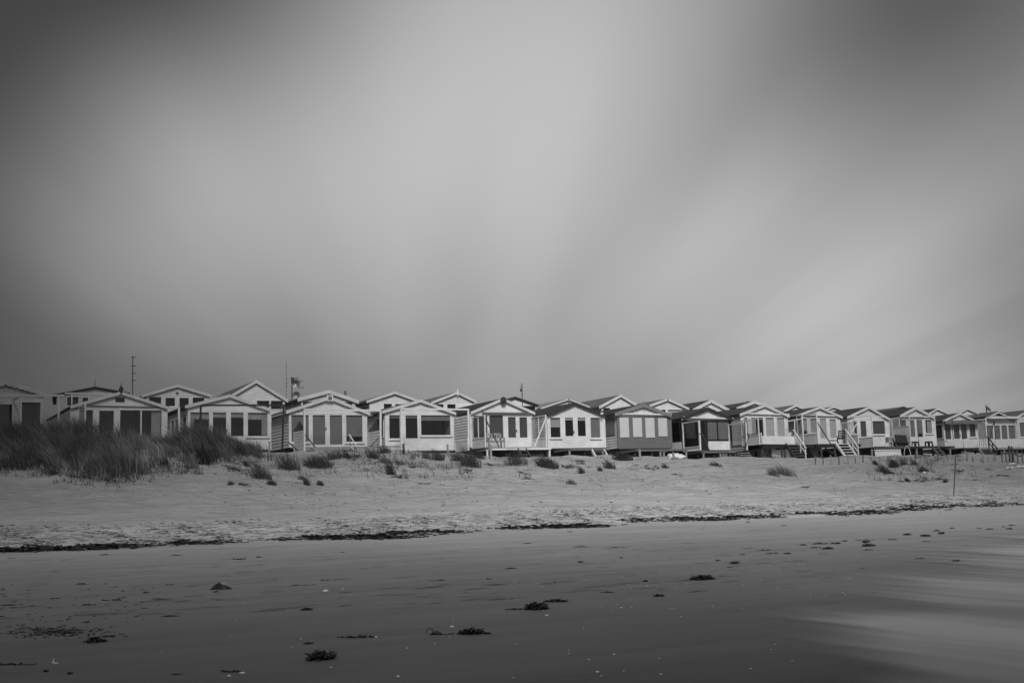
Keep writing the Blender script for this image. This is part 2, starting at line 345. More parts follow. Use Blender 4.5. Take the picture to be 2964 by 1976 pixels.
# water: the thin milky swash that runs up the sand, and the sea behind it
_fp = []
for x, y in [(3300,1505),(2964,1548),(2780,1585),(2620,1640),(2500,1700),(2420,1760),(2370,1830),(2370,1880),(2440,1940),(2560,2030)]:
    p = at_ground(x, y); _fp.append(uv_of(p.x, p.y))
_fp = sorted((float(a), float(b)) for a, b in _fp)
def film_v(U): return np.interp(U, [-60, _fp[0][0]-2]+[a for a, b in _fp]+[60, 140], [-8, _fp[0][1]-5]+[b for a, b in _fp]+[25, 26])
def water_material():
    m = bpy.data.materials.new('milky_water'); m.use_nodes = True; t = m.node_tree; B = bsdf(m)
    co = N(t, 'ShaderNodeTexCoord').outputs['Object']
    a = N(t, 'ShaderNodeAttribute'); a.attribute_name = 'reach'; s = a.outputs['Fac']
    n1 = shore_noise(t, co, .85, .055, 2.5, .5, rot=PHI+.15); n2 = shore_noise(t, co, .5, .06, 3, .5, off=4, rot=PHI+.15)
    e = node_val(t, 'ADD', s, node_range(t, n1, .3, .7, -.55, .75))
    al = node_range(t, e, -.45, 1.35, 0, .95, True)
    al = node_val(t, 'MULTIPLY', al, node_range(t, n1, .34, .58, .64, 1), clamp=True)
    v = node_val(t, 'MULTIPLY', node_range(t, n2, .3, .7, .25, .32), node_range(t, n1, .35, .65, .85, 1.1))
    t.links.new(v, B.inputs['Base Color']); B.inputs['Roughness'].default_value = .42; B.inputs['IOR'].default_value = 1.33
    tr = N(t, 'ShaderNodeBsdfTransparent'); mx = N(t, 'ShaderNodeMixShader'); t.links.new(al, mx.inputs[0]); t.links.new(tr.outputs[0], mx.inputs[1]); t.links.new(B.outputs[0], mx.inputs[2])
    t.links.new(mx.outputs[0], t.nodes['Material Output'].inputs[0]); return m
wu = steps(-3000, -12, 60, 3000, .5, 500); wv = steps(-4000, -8, 30, 30.5, .5, 500)
tag(grid_mesh('sea_water', wu, wv, lambda X, Y, U, V: np.maximum(ground(X, Y)+.012, -.15), water_material(), {'reach': lambda U, V: (film_v(U)-V)*10/np.clip(V+3, 8, 30)}), kind='structure')
# ------------------------------------------------------------------ beach huts
def ppm(x): return 58-.00876*x
def yaw(x): return math.radians(29.0-8.5*x/2964)
def hut(sp):
    z0 = sp['z']
    def Q(t): return P(*t) if len(t) == 3 else P(z0, *t)
    def R4(t): return (*P(t[0], t[1], t[2]), *P(t[0], t[3], t[4])) if len(t) == 5 else (*P(z0, t[0], t[1]), *P(z0, t[2], t[3]))
    L = Q(sp['L']); Rr = Q(sp['R']); A = Q(sp['apex'])
    xc = (L[0]+Rr[0])/2; Y = F/ppm(xc)+sp.get('back', 0); th = yaw(xc)+sp.get('turn', 0)
    tan = Vector((math.cos(th), math.sin(th), 0)); n = Vector((-math.sin(th), math.cos(th), 0))
    if 'floor' in sp: root = at_depth(xc, P(z0, 0, sp['floor'])[1], Y)
    else: root = at_depth(xc, (L[1]+Rr[1])/2, Y); root.z -= sp.get('h', 2.3)
    def fac(px, py, yo=0.0):
        d = ray(px, py); t = ((root+n*yo-CAM).dot(n))/d.dot(n); p = CAM+d*t; return (p-root).dot(tan), p.z-root.z
    e = empty(sp.get('name', 'beach_hut'), root, th, label=sp['label'], cat='beach hut', group=sp.get('group', 'front row of beach huts'))
    wm = sp.get('wall', WHITE); sm = sp.get('side', WSIDE); dep = sp.get('depth', 9.5); oh = sp.get('oh', .16)
    ul = fac(*L)[0]; ur = fac(*Rr)[0]; ua, za = fac(*A, -oh)
    tl = fac(*Q(sp['tipL']), -oh) if 'tipL' in sp else None; tr = fac(*Q(sp['tipR']), -oh) if 'tipR' in sp else None
    if tl is None: tl = (2*ua-tr[0], tr[1])
    if tr is None: tr = (2*ua-tl[0], tl[1])
    def roofz(u): return tl[1]+(za-tl[1])*(u-tl[0])/(ua-tl[0]) if u < ua else tr[1]+(za-tr[1])*(u-tr[0])/(ua-tr[0])
    t = .10; zl = roofz(ul)-t-.01; zr = roofz(ur)-t-.01
    zb = fac(xc, P(z0, 0, sp['base'])[1])[1] if 'base' in sp else min(zl, zr)-.02
    zb = min(zb, zl-.02, zr-.02)
    # roof and bargeboards
    rm = MB(); rm.prism([(tl[0],tl[1]-t), (tl[0],tl[1]), (ua,za), (tr[0],tr[1]), (tr[0],tr[1]-t), (ua,za-t)], -oh+.03, dep+.25)
    if sp.get('seams'):
        for k in range(int(dep/.55)):
            y = .2+k*.55
            rm.bar((tl[0]+.02, y, tl[1]+.02), (ua-.05, y, za-.03), .05, .05); rm.bar((tr[0]-.02, y, tr[1]+.02), (ua+.05, y, za-.03), .05, .05)
    rf = obj('roof', rm, sp.get('roof', ROOFD), e)
    bh = sp.get('bh', .2)*.82
    for (tu, tz) in (tl, tr):
        m = MB(); top = [(tu, tz+.012), (ua, za+.012)]; bot = []
        k = 26 if sp.get('scallop') else 2
        for i in range(k):
            q = i/(k-1); drop = bh+(.07*abs(math.sin(q*math.pi*7)) if k > 2 else 0); bot.append((ua+(tu-ua)*q, za+(tz-za)*q-drop))
        poly = top+bot
        if tu > ua: poly = poly[::-1]
        m.prism(poly, -oh-.03, -oh+.028); obj('bargeboard', m, sp.get('trim', TRIM), e)
    if 'finial' in sp: sp['finial'](e, ua, za, oh)
    # openings
    ops = []
    for o in sp.get('open', []):
        x1, y1, x2, y2 = R4(o['r']); xm = (x1+x2)/2; ym = (y1+y2)/2
        a, b = fac(x1, ym)[0], fac(x2, ym)[0]; c, d = fac(xm, y2)[1], fac(xm, y1)[1]
        d = min(d, zb-.07); c = max(c, .12); ops.append(dict(o, a=a, b=b, c=c, d=d))
    ops.sort(key=lambda o: o['a'])
    for i, o in enumerate(ops):
        want = .11 if o['k'] == 'door' else .07
        lo = ops[i-1]['b'] if i else ul+.02; hi = ops[i+1]['a'] if i+1 < len(ops) else ur-.02
        o['fl'] = max(.012, min(want, (o['a']-lo)/2-.006 if i else o['a']-lo)); o['fr'] = max(.012, min(want, (hi-o['b'])/2-.006 if i+1 < len(ops) else hi-o['b']))
        o['O'] = (o['a']-o['fl'], o['b']+o['fr'], .02 if o['k'] == 'door' else max(.02, o['c']-.07), min(o['d']+.07, zb-.002))
    us_ = sorted({ul, ur} | {o['O'][0] for o in ops} | {o['O'][1] for o in ops})
    fw = MB()
    for i in range(len(us_)-1):
        a, b = us_[i], us_[i+1]
        if b-a < 1e-4: continue
        hit = [o for o in ops if o['O'][0] < (a+b)/2 < o['O'][1]]
        spans = [(0, zb)] if not hit else [(0, hit[0]['O'][2]), (hit[0]['O'][3], zb)]
        for lo, hi in spans:
            if hi-lo > .004: fw.box(a, b, 0, .09, lo, hi)
    wl = obj('front_wall', fw, wm, e)
    gp = [(ul, zb), (ur, zb), (ur, zr)] + ([(ua, za-t-.01)] if ul < ua < ur else []) + [(ul, zl)]
    gm = MB(); gm.prism(gp[::-1], -.012, .085); obj('gable', gm, sp.get('gable', wm), e)
    for u, s, zt in ((ul, 1, zl), (ur, -1, zr)):
        m = MB(); zt2 = zt-.03
        if sp.get('lap', True):
            nb = max(3, int(zt2/.17)); pr = []
            for k in range(nb):
                pr += [(k*zt2/nb, .032), ((k+1)*zt2/nb, .004)]
            poly = [(u-s*o_, z_) for z_, o_ in pr]+[(u+s*.06, zt2), (u+s*.06, 0)]
            m.prism(poly if s < 0 else poly[::-1], .07, dep)
        else: m.box(min(u, u+s*.08), max(u, u+s*.08), .092, dep, 0, zt2)
        sw = obj('side_wall', m, sm, e)
        cb = MB().box(u-.045, u+.045, -.018, .068, 0, zt2); obj('corner_board', cb, sp.get('corner', wm), e)
    obj('back_wall', MB().box(ul+.09, ur-.09, dep-.1, dep-.02, 0, min(zl, zr)-.05), sm, e)
    # room behind the glass
    rd = sp.get('room', 3.2); rmb = MB(); x0, x1, zt = ul+.13, ur-.13, zb-.02
    b0 = len(rmb.v); rmb.v += [(x0,.12,.01),(x1,.12,.01),(x1,rd,.01),(x0,rd,.01),(x0,.12,zt),(x1,.12,zt),(x1,rd,zt),(x0,rd,zt)]
    rmb.f += [(0,1,2,3),(7,6,5,4),(3,2,6,7),(0,3,7,4),(2,1,5,6)]
    obj('interior', rmb, sp.get('lining', ROOM), e)
    for o in ops:
        a, b, c, d = o['a'], o['b'], o['c'], o['d']; A0, B0, C0, D0 = o['O']; fm = o.get('mat', sp.get('frame', WHITE))
        m = MB(); y0, y1 = (.0, .06) if o['k'] == 'door' else (-.025, .07)
        m.box(A0+.003, a, y0, y1, C0, D0); m.box(b, B0-.003, y0, y1, C0, D0); m.box(a, b, y0+.002, y1, d, D0)
        if o['k'] == 'door':
            m.box(a, b, .002, .058, C0, C0+.12)
            if c-C0 > .2:
                m.box(a, b, .002, .058, c-.08, c)
                bs = (c-.08-C0-.12); nb = max(1, int(bs/.15))
                for k in range(nb): m.box(a, b, .014, .05, C0+.12+bs*k/nb+.006, C0+.12+bs*(k+1)/nb-.006)
                m.box(a, b, .03, .045, C0+.12, c-.08)
        else: m.box(a, b, y0+.002, y1, C0, c)
        w = obj('door' if o['k'] == 'door' else 'window', m, fm, e)
        if 'pane_backing' in sp and 'blind' not in o: o['blind'] = (1, sp['pane_backing'])  # added backing lifts panes that would otherwise look black
        if o.get('shut'):
            obj('shutter', MB().box(a+.004, b-.004, -.035, .03, c+.004, d-.004), o['shut'], w)
        else:
            obj('pane', MB().box(a, b, .030, .036, c if c-C0 < .2 or o['k'] != 'door' else c, d), o.get('glass', GLASS), w)
        for mu_ in o.get('mull', []):
            u = fac(*(P(z0, mu_, 0)[0], P(z0, 0, o['r'][-1])[1]))[0]; obj('mullion', MB().box(u-.035, u+.035, -.01, .06, c, d), fm, w)
        if o['k'] == 'window' and o.get('sill', True): obj('sill', MB().box(A0-.03, B0+.03, -.09, -.026, C0-.05, C0-.002), fm, w)
        if 'blind' in o:
            f, bm = o['blind']; obj('blind', MB().box(a-.01, b+.01, .075, .085, d-(d-c)*f, d+.01), bm, w)
        for cu in o.get('curtain', []):
            q0, q1, f = cu[:3]; cm = MB(); ns = 28; base = d-(d-c)*f; x0_, x1_ = a+(b-a)*q0, a+(b-a)*q1
            b0 = len(cm.v)
            for k in range(ns+1):
                q = k/ns; dz = .09*abs(math.sin(q*math.pi*max(2, int((x1_-x0_)/.12))))*(1 if f < .5 else 0); yy = .11+.022*math.sin(q*ns*1.3)
                cm.v += [(x0_+(x1_-x0_)*q, yy, d), (x0_+(x1_-x0_)*q, yy, base-dz+.05)]
            for k in range(ns): cm.f.append((b0+2*k, b0+2*k+2, b0+2*k+3, b0+2*k+1))
            obj('curtain', cm, CURT, w)
        if o.get('handle'):
            hx = b+o['fr']*.4 if o['handle'] == 'r' else a-o['fl']*.4
            obj('handle', MB().box(hx-.02, hx+.02, -.03, -.001, .95, 1.15).box(hx-.02, hx+(.1 if o['handle'] == 'l' else -.1), -.06, -.03, 1.06, 1.09), DMETAL, w)
    if 'gutter' in sp:
        x1, y1, x2, y2, gmat = sp['gutter']; p = fac(*P(z0, x1, y1), -.1); q = fac(*P(z0, x2, y2), -.1)
        obj('gutter', MB().bar((p[0], -.1, p[1]), (q[0], -.1, q[1]), .11, .1), gmat, e)
    # side windows on the left wall: (y0, y1, z0, z1, glass or blind)
    for y0, y1, c, d, bl in sp.get('sidewin', []):
        m = MB()
        for (ya, yb, za_, zb_) in ((y0-.07, y1+.07, d, d+.07), (y0-.07, y1+.07, c-.07, c), (y0-.07, y0, c, d), (y1, y1+.07, c, d)): m.box(ul-.06, ul-.02, ya, yb, za_, zb_)
        w = obj('window', m, sp.get('frame', WHITE), e); obj('pane', MB().box(ul-.05, ul-.035, y0, y1, c, d), bl, w)
    # underfloor
    gmin = min(gz(*(root+tan*a+n*b).xy) for a in (ul, 0, ur) for b in (-2.3, 0, 3, 6))-root.z-.25
    if gmin < -.3 or sp.get('skirt'):
        obj('skirt', MB().box(ul+.12, ur-.12, sp.get('skirt_y', 1.2), dep-.3, gmin, -.09), sp.get('under', UNDER), e)
        for k in range(4):
            u = ul+.1+(ur-ul-.2)*k/3; obj('stilt', MB().box(u-.06, u+.06, .3, .42, gmin, -.09), WOODD, e)
    obj('floor', MB().box(ul+.02, ur-.02, .0, dep-.05, -.085, -.002), sp.get('floor_mat', WOODD), e)
    inf = dict(root=root, tan=tan, n=n, th=th, fac=fac, ul=ul, ur=ur, zb=zb, e=e, gmin=gmin, xc=xc)
    def world(u, y, z): return root+tan*u+n*y+Vector((0, 0, z))
    inf['world'] = world
    if 'deck' in sp:
        D = sp['deck']; d = D['d']; a = Q(D['l']); b = Q(D['r']); p = fac(*a, -d); q = fac(*b, -d); zt = (p[1]+q[1])/2; zt = D.get('zt', min(zt, -.003)); th_ = D.get('th', .12)
        inf['deck_z'] = zt
        m = MB(); nb = int(d/.145)
        for k in range(nb): m.box(p[0], q[0], -d+k*d/nb+.004, -d+(k+1)*d/nb-.004, zt-.03, zt)
        dk = obj('deck', m, D.get('mat', WOODM), e)
        obj('deck_frame', MB().box(p[0]-.02, q[0]+.02, -d-.03, -d+.02, zt-th_, zt+.004).box(p[0]-.02, p[0]+.03, -d+.021, -.02, zt-th_, zt-.031).box(q[0]-.03, q[0]+.02, -d+.021, -.02, zt-th_, zt-.031), D.get('edge', D.get('mat', WOODM)), dk)
        for px in D.get('posts', []):
            xx, yy = Q((px, 0)) if not isinstance(px, tuple) else P(px[0], px[1], 0)
            u = fac(xx, a[1], -d)[0]; w_ = D.get('pw', .1)
            zg = gz(*world(u, -d+.06, 0).xy)-root.z-.3
            obj('leg', MB().box(u-w_/2, u+w_/2, -d+.022, -d+.022+w_, zg, zt-th_-.002), D.get('pmat', WOODG), dk)
    for s in sp.get('screens', []):
        d = s.get('d', 2.1); x, yt, ym, yb = s['at'][-4:]; zz = s['at'][0] if len(s['at']) == 5 else z0
        px = P(zz, x, yt); u, zt = fac(*px, -d); zm = fac(*P(zz, x, ym), -d)[1]; zlo = fac(*P(zz, x, yb), -d)[1]; y0 = s.get('y0', -.02)
        fm = s.get('mat', WHITE); w_ = s.get('w', .075)
        m = MB(); m.box(u-w_/2, u+w_/2, -d, -d+w_, zlo, zt); m.box(u-w_/2, u+w_/2, y0-w_, y0, zlo, zt)
        for zz_ in {zt, zm, zlo+.05}: m.box(u-w_/2+.004, u+w_/2-.004, -d+w_, y0-w_, zz_-.06, zz_-.001)
        for k in range(s.get('nv', 0)):
            yy = -d+(y0+d)*(k+1)/(s['nv']+1); m.box(u-w_/2+.008, u+w_/2-.008, yy-.03, yy+.03, zm, zt-.06)
        sc = obj('windscreen', m, fm, e)
        if zm-zlo > .2:
            pm = MB()
            if s.get('slats'):
                nb = int((zm-zlo)/.16)
                for k in range(nb): pm.quadbox([(u-.03,-d+w_,zlo+.05+(zm-.06-zlo-.05)*k/nb),(u+.012,-d+w_,zlo+.05+(zm-.06-zlo-.05)*k/nb),(u+.012,y0-w_,zlo+.05+(zm-.06-zlo-.05)*k/nb),(u-.03,y0-w_,zlo+.05+(zm-.06-zlo-.05)*k/nb),
                                             (u-.005,-d+w_,zlo+.05+(zm-.11-zlo)*(k+1)/nb),(u+.012,-d+w_,zlo+.05+(zm-.11-zlo)*(k+1)/nb),(u+.012,y0-w_,zlo+.05+(zm-.11-zlo)*(k+1)/nb),(u-.005,y0-w_,zlo+.05+(zm-.11-zlo)*(k+1)/nb)])
            else: pm.box(u-.012, u+.012, -d+w_, y0-w_, zlo+.05, zm-.06)
            obj('lower_panel', pm, s.get('panel', fm), sc)
        if s.get('glass', True): obj('pane', MB().box(u-.004, u+.004, -d+w_, y0-w_, zm, zt-.06), s.get('gmat', SCREEN), sc)
    for kind, name, mat, *a in sp.get('extra', []):
        if kind == 'bars':
            w_, d, segs = a; m = MB()
            for s in segs:
                p, q = s[0], s[1]
                pd = p[3] if len(p) > 3 else d; qd = q[3] if len(q) > 3 else d
                pa = P(*p[:3]) if len(p) >= 3 else P(z0, *p); qa = P(*q[:3]) if len(q) >= 3 else P(z0, *q)
                u1 = fac(*pa, -pd); u2 = fac(*qa, -qd); m.bar((u1[0], -pd, u1[1]), (u2[0], -qd, u2[1]), w_)
            obj(name, m, mat, e)
        elif kind == 'poly':
            thk, d, pts = a; poly = [fac(*(P(*p) if len(p) == 3 else P(z0, *p)), -d) for p in pts]
            obj(name, MB().prism(poly, -d-thk, -d), mat, e)
        elif kind == 'pickets':
            d, (x1, y1, yb1), (x2, y2, yb2), step, solid = a; p = fac(*P(z0, x1, y1), -d); q = fac(*P(z0, x2, y2), -d); pb = fac(*P(z0, x1, yb1), -d); m = MB(); nn = max(2, int(abs(q[0]-p[0])/step))
            for k in range(nn+1):
                u = p[0]+(q[0]-p[0])*k/nn; m.box(u-step*.30, u+step*.30, -d-.03, -d-.006, pb[1], p[1]-.02)
            for zz_ in (p[1], p[1]-.25, pb[1]+.12): m.box(min(p[0],q[0]), max(p[0],q[0]), -d-.005, -d+.05, zz_-.07, zz_)
            obj(name, m, mat, e)
        elif kind == 'local':
            obj(name, a[0](inf), mat, e)
    return inf
def stair(inf, zid, xl, xr, yt, d, nt, mat, tread, label, rail=None, slope=1.0, side='r', group=None, wd=.05):
    fac = inf['fac']; u0, z0 = fac(*P(zid, xl, yt), -d); u1, _ = fac(*P(zid, xr, yt), -d)
    base = inf['world']((u0+u1)/2, -d-.05, 0); run = 1.0
    for _ in range(6):
        zg = gz(*inf['world']((u0+u1)/2, -d-.05-run, 0).xy)-inf['root'].z; run = max(.3, (z0-zg)*slope)
    e = empty('stair', (base.x, base.y, inf['root'].z+zg), inf['th'], label=label, cat='stair', group=group)
    H = z0-zg; w = (u1-u0)
    for s in (-1, 1):
        x = s*w/2
        m = MB(); m.quadbox([(x-wd/2,-.0,H-.26),(x+wd/2,-.0,H-.26),(x+wd/2,-.0,H),(x-wd/2,-.0,H),(x-wd/2,-run-.12,-.2),(x+wd/2,-run-.12,-.2),(x+wd/2,-run,.08),(x-wd/2,-run,.08)])
        obj('stringer', m, mat, e)
    for k in range(nt):
        q = (k+.7)/(nt+.4); obj('tread', MB().box(-w/2+wd/2, w/2-wd/2, -run*q-.1, -run*q+.12, H*(1-q)-.045, H*(1-q)), tread, e)
    if rail:
        for s in ((1,) if side == 'r' else (-1, 1)):
            x = s*(w/2-.02); m = MB(); m.bar((x, .15, H+.95), (x, -run-.05, .85), .07, .09); m.bar((x, .05, H+.5), (x, -run-.05, .4), .05, .07)
            for q in (.02, .5, .97): m.box(x-.035, x+.035, -run*q-.035, -run*q+.035, H*(1-q)-.15, H*(1-q)+.88)
            obj('handrail', m, rail, e)
    return e
def diamond(e, ua, za, oh):
    m = MB(); y = -oh-.05; b = 0
    m.prism([(ua-.13, za+.12), (ua, za-.14), (ua+.13, za+.12), (ua, za+.34)][::1], y-.03, y+.03); m.bar((ua, y, za+.3), (ua, y, za+.45), .03)
    obj('finial', m, DARKT, e)
def round_badge(mat, r):
    def f(e, ua, za, oh):
        m = MB(); m.prism([(ua+r*math.cos(k*.3927), za-.16+r*1.15*math.sin(k*.3927)) for k in range(16)], -oh-.09, -oh-.035); obj('round_ornament', m, mat, e)
    return f
def square_badge(e, ua, za, oh):
    m = MB(); m.box(ua-.19, ua+.19, -oh-.07, -oh-.035, za-.26, za+.09); o = obj('ornament_frame', m, WHITE, e)
    obj('ornament', MB().box(ua-.11, ua+.11, -oh-.085, -oh-.071, za-.2, za+.03), GREYP, o)
def drop_finial(mat, up=.12, dn=.35):
    def f(e, ua, za, oh): obj('finial', MB().prism([(ua-.05, za+up), (ua-.05, za-dn*.6), (ua, za-dn), (ua+.05, za-dn*.6), (ua+.05, za+up)], -oh-.075, -oh-.032), mat, e)
    return f
W_ = lambda *r, **k: dict(k='window', r=r, **k)
D_ = lambda *r, **k: dict(k='door', r=r, **k)
BL = lambda f, m=None: (f, m or BLIND)
def plaque(inf):
    u0, z0 = inf['fac'](*P(1,1308,598)); u1, z1 = inf['fac'](*P(1,1412,552)); n = 20; top = [(u1+(u0-u1)*k/n, z1-.03+.05*abs(math.sin(k/n*math.pi*3))) for k in range(n+1)]
    return MB().prism([(u0, z0), (u1, z0)]+top, -.05, -.014)
H = []
H.append(hut(dict(z=1, L=(-560,590), R=(480,600), apex=(65,360), tipR=(515,487), floor=1095, trim=CREAM_SHADED, wall=CREAM_SHADED, frame=CREAM_SHADED, side=CSIDE_SHADED, roof=ROOFM, scallop=True, bh=.2, gable=CSIDE_SHADED,
  label='leftmost beach hut with scalloped bargeboards, behind the dune grass and cut by the photo edge',
  open=[W_(-420,620,-290,1000), W_(-250,625,-130,1000), D_(-70,625,135,1020), W_(245,605,455,960)],
  extra=[('bars','pergola',CREAM_SHADED,.1,2.0,[((-520,527),(730,527)),((235,530),(233,1090)),((665,530),(665,1090))]), ('bars','pergola_rafter',CREAM_SHADED,.07,2.0,[((150,575,),(232,535))][:0] or [((1,232,532),(1,150,575,.1))])])))
H.append(hut(dict(z=1, L=(810,650), R=(1890,665), apex=(1372,482), tipL=(800,642), tipR=(1912,655), base=662, floor=1110, roof=ROOFM, bh=.18, finial=diamond,
  label='beach hut with a pointed finial and a small dark plaque in its gable',
  open=[D_(888,690,1052,1040,handle='r'), D_(1124,697,1290,1040,handle='l'), W_(1362,675,1832,1040,mull=[1598],curtain=[(.76,.99,1.0)])],
  screens=[dict(at=(970,615,900,1110),d=2.2,nv=0,panel=WSIDE)],
  extra=[('local','plaque',DARKT,plaque), ('bars','fascia_rail',GREYP,.05,.06,[((880,640),(1880,660))]), ('bars','pergola',WHITE,.1,2.2,[((2,345,658),(2,462,658)),((2,460,655),(2,466,960))]), ('bars','wind_brace',WOODM,.05,2.2,[((2,470,830),(2,400,970))])])))
H.append(hut(dict(z=2, L=(572,690), R=(1500,690), apex=(1040,515), tipL=(532,640), tipR=(1490,672), base=682, floor=1140, roof=ROOFM, bh=.2, trim=CREAM,
  label='beach hut with scalloped lace curtains in all its windows, half hidden by marram grass',
  open=[W_(590,692,803,985,curtain=[(0,1,.28),(0,.22,1)]), D_(848,716,998,985,curtain=[(0,1,.2)],handle='r'), D_(1052,716,1196,985,curtain=[(0,1,.2)]), W_(1243,692,1467,985,curtain=[(0,1,.28),(.72,1,1)])],
  screens=[dict(at=(2,465,770,930,1100),d=2.2,nv=1,panel=WSIDE)],
  sidewin=[(.35,1.2,.75,2.0,SMOKE)],
  extra=[('bars','awning_frame',DARKT,.09,2.1,[((712,637),(1672,637)),((710,640),(706,900)),((1652,640),(1634,1140))])])))
dk = ('poly',)
H.append(hut(dict(z=3, L=(150,710), R=(1020,725), apex=(605,540), tipL=(110,702), tipR=(1063,722), base=716, floor=1110, roof=ROOFG, bh=.2, finial=square_badge,
  label='white beach hut with a square gable ornament, white pergola frame and two slatted side screens',
  open=[W_(170,722,366,1050,blind=BL(1,BLINDM)), D_(413,745,555,1092,blind=BL(1,BLINDM),handle='r'), D_(607,745,748,1092,blind=BL(1,BLINDM)), W_(792,728,976,1050,blind=BL(.8,BLINDM))],
  deck=dict(l=(325,1122), r=(1190,1108), d=2.0, mat=WOODG, th=.16),
  screens=[dict(at=(312,918,930,1165),d=2.0,slats=True,glass=False,w=.07,panel=WSIDE), dict(at=(1178,920,932,1112),d=2.0,slats=True,glass=False,w=.07,panel=WSIDE)],
  extra=[('bars','pergola',WHITE,.1,2.05,[((312,685),(1188,697)),((318,687),(318,1160)),((1180,697),(1182,1112))]), ('bars','wind_brace',WOODD,.06,2.4,[((135,1055),(275,1180)),((330,970,),(440,1115))][0:2]),
         ('bars','wind_brace',WHITE,.06,2.4,[((825,965),(905,1095)),((832,1090),(880,1146))]), ('bars','wind_brace',WOODD,.05,2.0,[((1178,990),(1062,1112))]), ('bars','wind_brace',WOODG,.035,2.6,[((832,985),(838,1140))])])))
def house_plate(u_at):
    def f(inf):
        u, z = inf['fac'](*P(3,*u_at), -2.0); m = MB(); pts = [(-1.95,0),(-1.95,.25),(-1.15,.62),(-.08,.22),(-.08,0)]
        b = len(m.v); m.v += [(u-.012, y, z+q) for y, q in pts]+[(u+.012, y, z+q) for y, q in pts]; n = 5
        m.f += [tuple(range(n-1,-1,-1)), tuple(range(n, 2*n))]+[(i, (i+1)%n, n+(i+1)%n, n+i) for i in range(n)]
        return m
    return f
for at in ((312,932),(1178,934)): obj('house_shaped_plate', house_plate(at)(H[3]), DPLAST, H[3]['e'])
H.append(hut(dict(z=3, L=(1235,725), R=(4,435,730), apex=(1635,572), tipL=(1200,702), tipR=(4,470,720), base=724, floor=1150, roof=ROOFM, bh=.2, wall=WHITE, gable=WSIDE,
  label='white beach hut with one wide picture window under a grey roller blind',
  open=[W_(1280,748,1400,1012,blind=BL(.12,BLINDM)), D_(1467,750,1602,1012,blind=BL(.12,BLINDM)), W_(4,72,736,405,974,blind=BL(.27,BLINDM))],
  screens=[dict(at=(4,606,1006,1022,1150),d=2.0,nv=0,glass=False,panel=CREAM,mat=WHITE)],
  sidewin=[(.3,1.5,.9,2.0,SMOKE)],
  extra=[('bars','pergola',WHITE,.1,2.0,[((1408,677),(4,615,685)),((1412,679),(1418,1165)),((4,608,686),(4,613,1150))]), ('bars','wall_rail',WHITE,.06,.5,[((1240,1040),(1410,1012))])])))
H.append(hut(dict(z=4, L=(632,720), R=(1325,735), apex=(1003,556), tipL=(637,712), tipR=(1366,718), base=722, floor=1115, roof=ROOFD, seams=True, bh=.2, finial=round_badge(DARKT,.21), gable=WHITE,
  pane_backing=PANEBACK, label='beach hut with dark seamed roof, round gable ornament and a bench on its deck',
  open=[W_(668,752,826,1000), W_(848,750,1005,1010), D_(1062,770,1150,1003,handle='r'), D_(1192,772,1279,1003)],
  gutter=(770,724,1335,728,METAL),
  deck=dict(l=(850,1124), r=(1545,1120), d=2.2, mat=WOODG, edge=WHITE, th=.11, posts=[828,1535], pmat=WHITE),
  screens=[dict(at=(797,745,996,1112),d=2.15,nv=1), dict(at=(1488,745,1000,1112),d=2.15,nv=1)],
  extra=[('bars','wind_brace',WOODD,.06,2.2,[((806,790),(960,1112))]), ('bars','wind_brace',WHITE,.07,2.2,[((1484,795),(1358,1112))])])))
H.append(hut(dict(z=5, L=(4,1507,735), R=(730,652), apex=(315,461), tipL=(4,1510,737), tipR=(752,636), base=636, floor=1106, roof=ROOFD, seams=True, trim=DARKT, bh=.2, gable=WVERT,
  label='white beach hut with thick black bargeboards and four tall narrow windows',
  open=[W_(4,1541,767,1653,1000,curtain=[(0,1,.52)]), D_(177,670,291,938,blind=BL(.13),handle='r'), D_(354,670,467,938,blind=BL(.15)), W_(536,674,670,960,blind=BL(1,BLINDM),curtain=[(.4,.9,.9)])],
  deck=dict(l=(240,1114), r=(800,1120), d=2.3, mat=WOODM, th=.11, posts=[242,712], pmat=WOODG),
  extra=[('bars','bargeboard_plate',WHITE,.13,.42,[((680,618),(710,618))])])))
H.append(hut(dict(z=5, L=(915,640), R=(1670,648), apex=(1285,480), tipL=(880,612), tipR=(1680,631), base=640, floor=1106, roof=ROOFD, seams=True, trim=GTRIM, scallop=True, bh=.22, wall=GREYP, side=WSIDE, corner=GREYP, gable=WSIDE, frame=GREYP, finial=drop_finial(GTRIM),
  label='grey beach hut with four pale shuttered windows and scalloped grey bargeboards',
  open=[D_(948,676,1078,958,shut=SHUT), D_(1134,679,1264,952,shut=SHUT), D_(1312,681,1442,961,shut=SHUT), D_(1494,685,1620,943,shut=SHUT)],
  gutter=(928,622,1680,633,WHITE), sidewin=[(.45,2.0,1.0,2.05,GTRIM)],
  deck=dict(l=(1190,1124), r=(1905,1130), d=2.4, mat=WOODM, th=.11, posts=[1240,1578,1895]))))
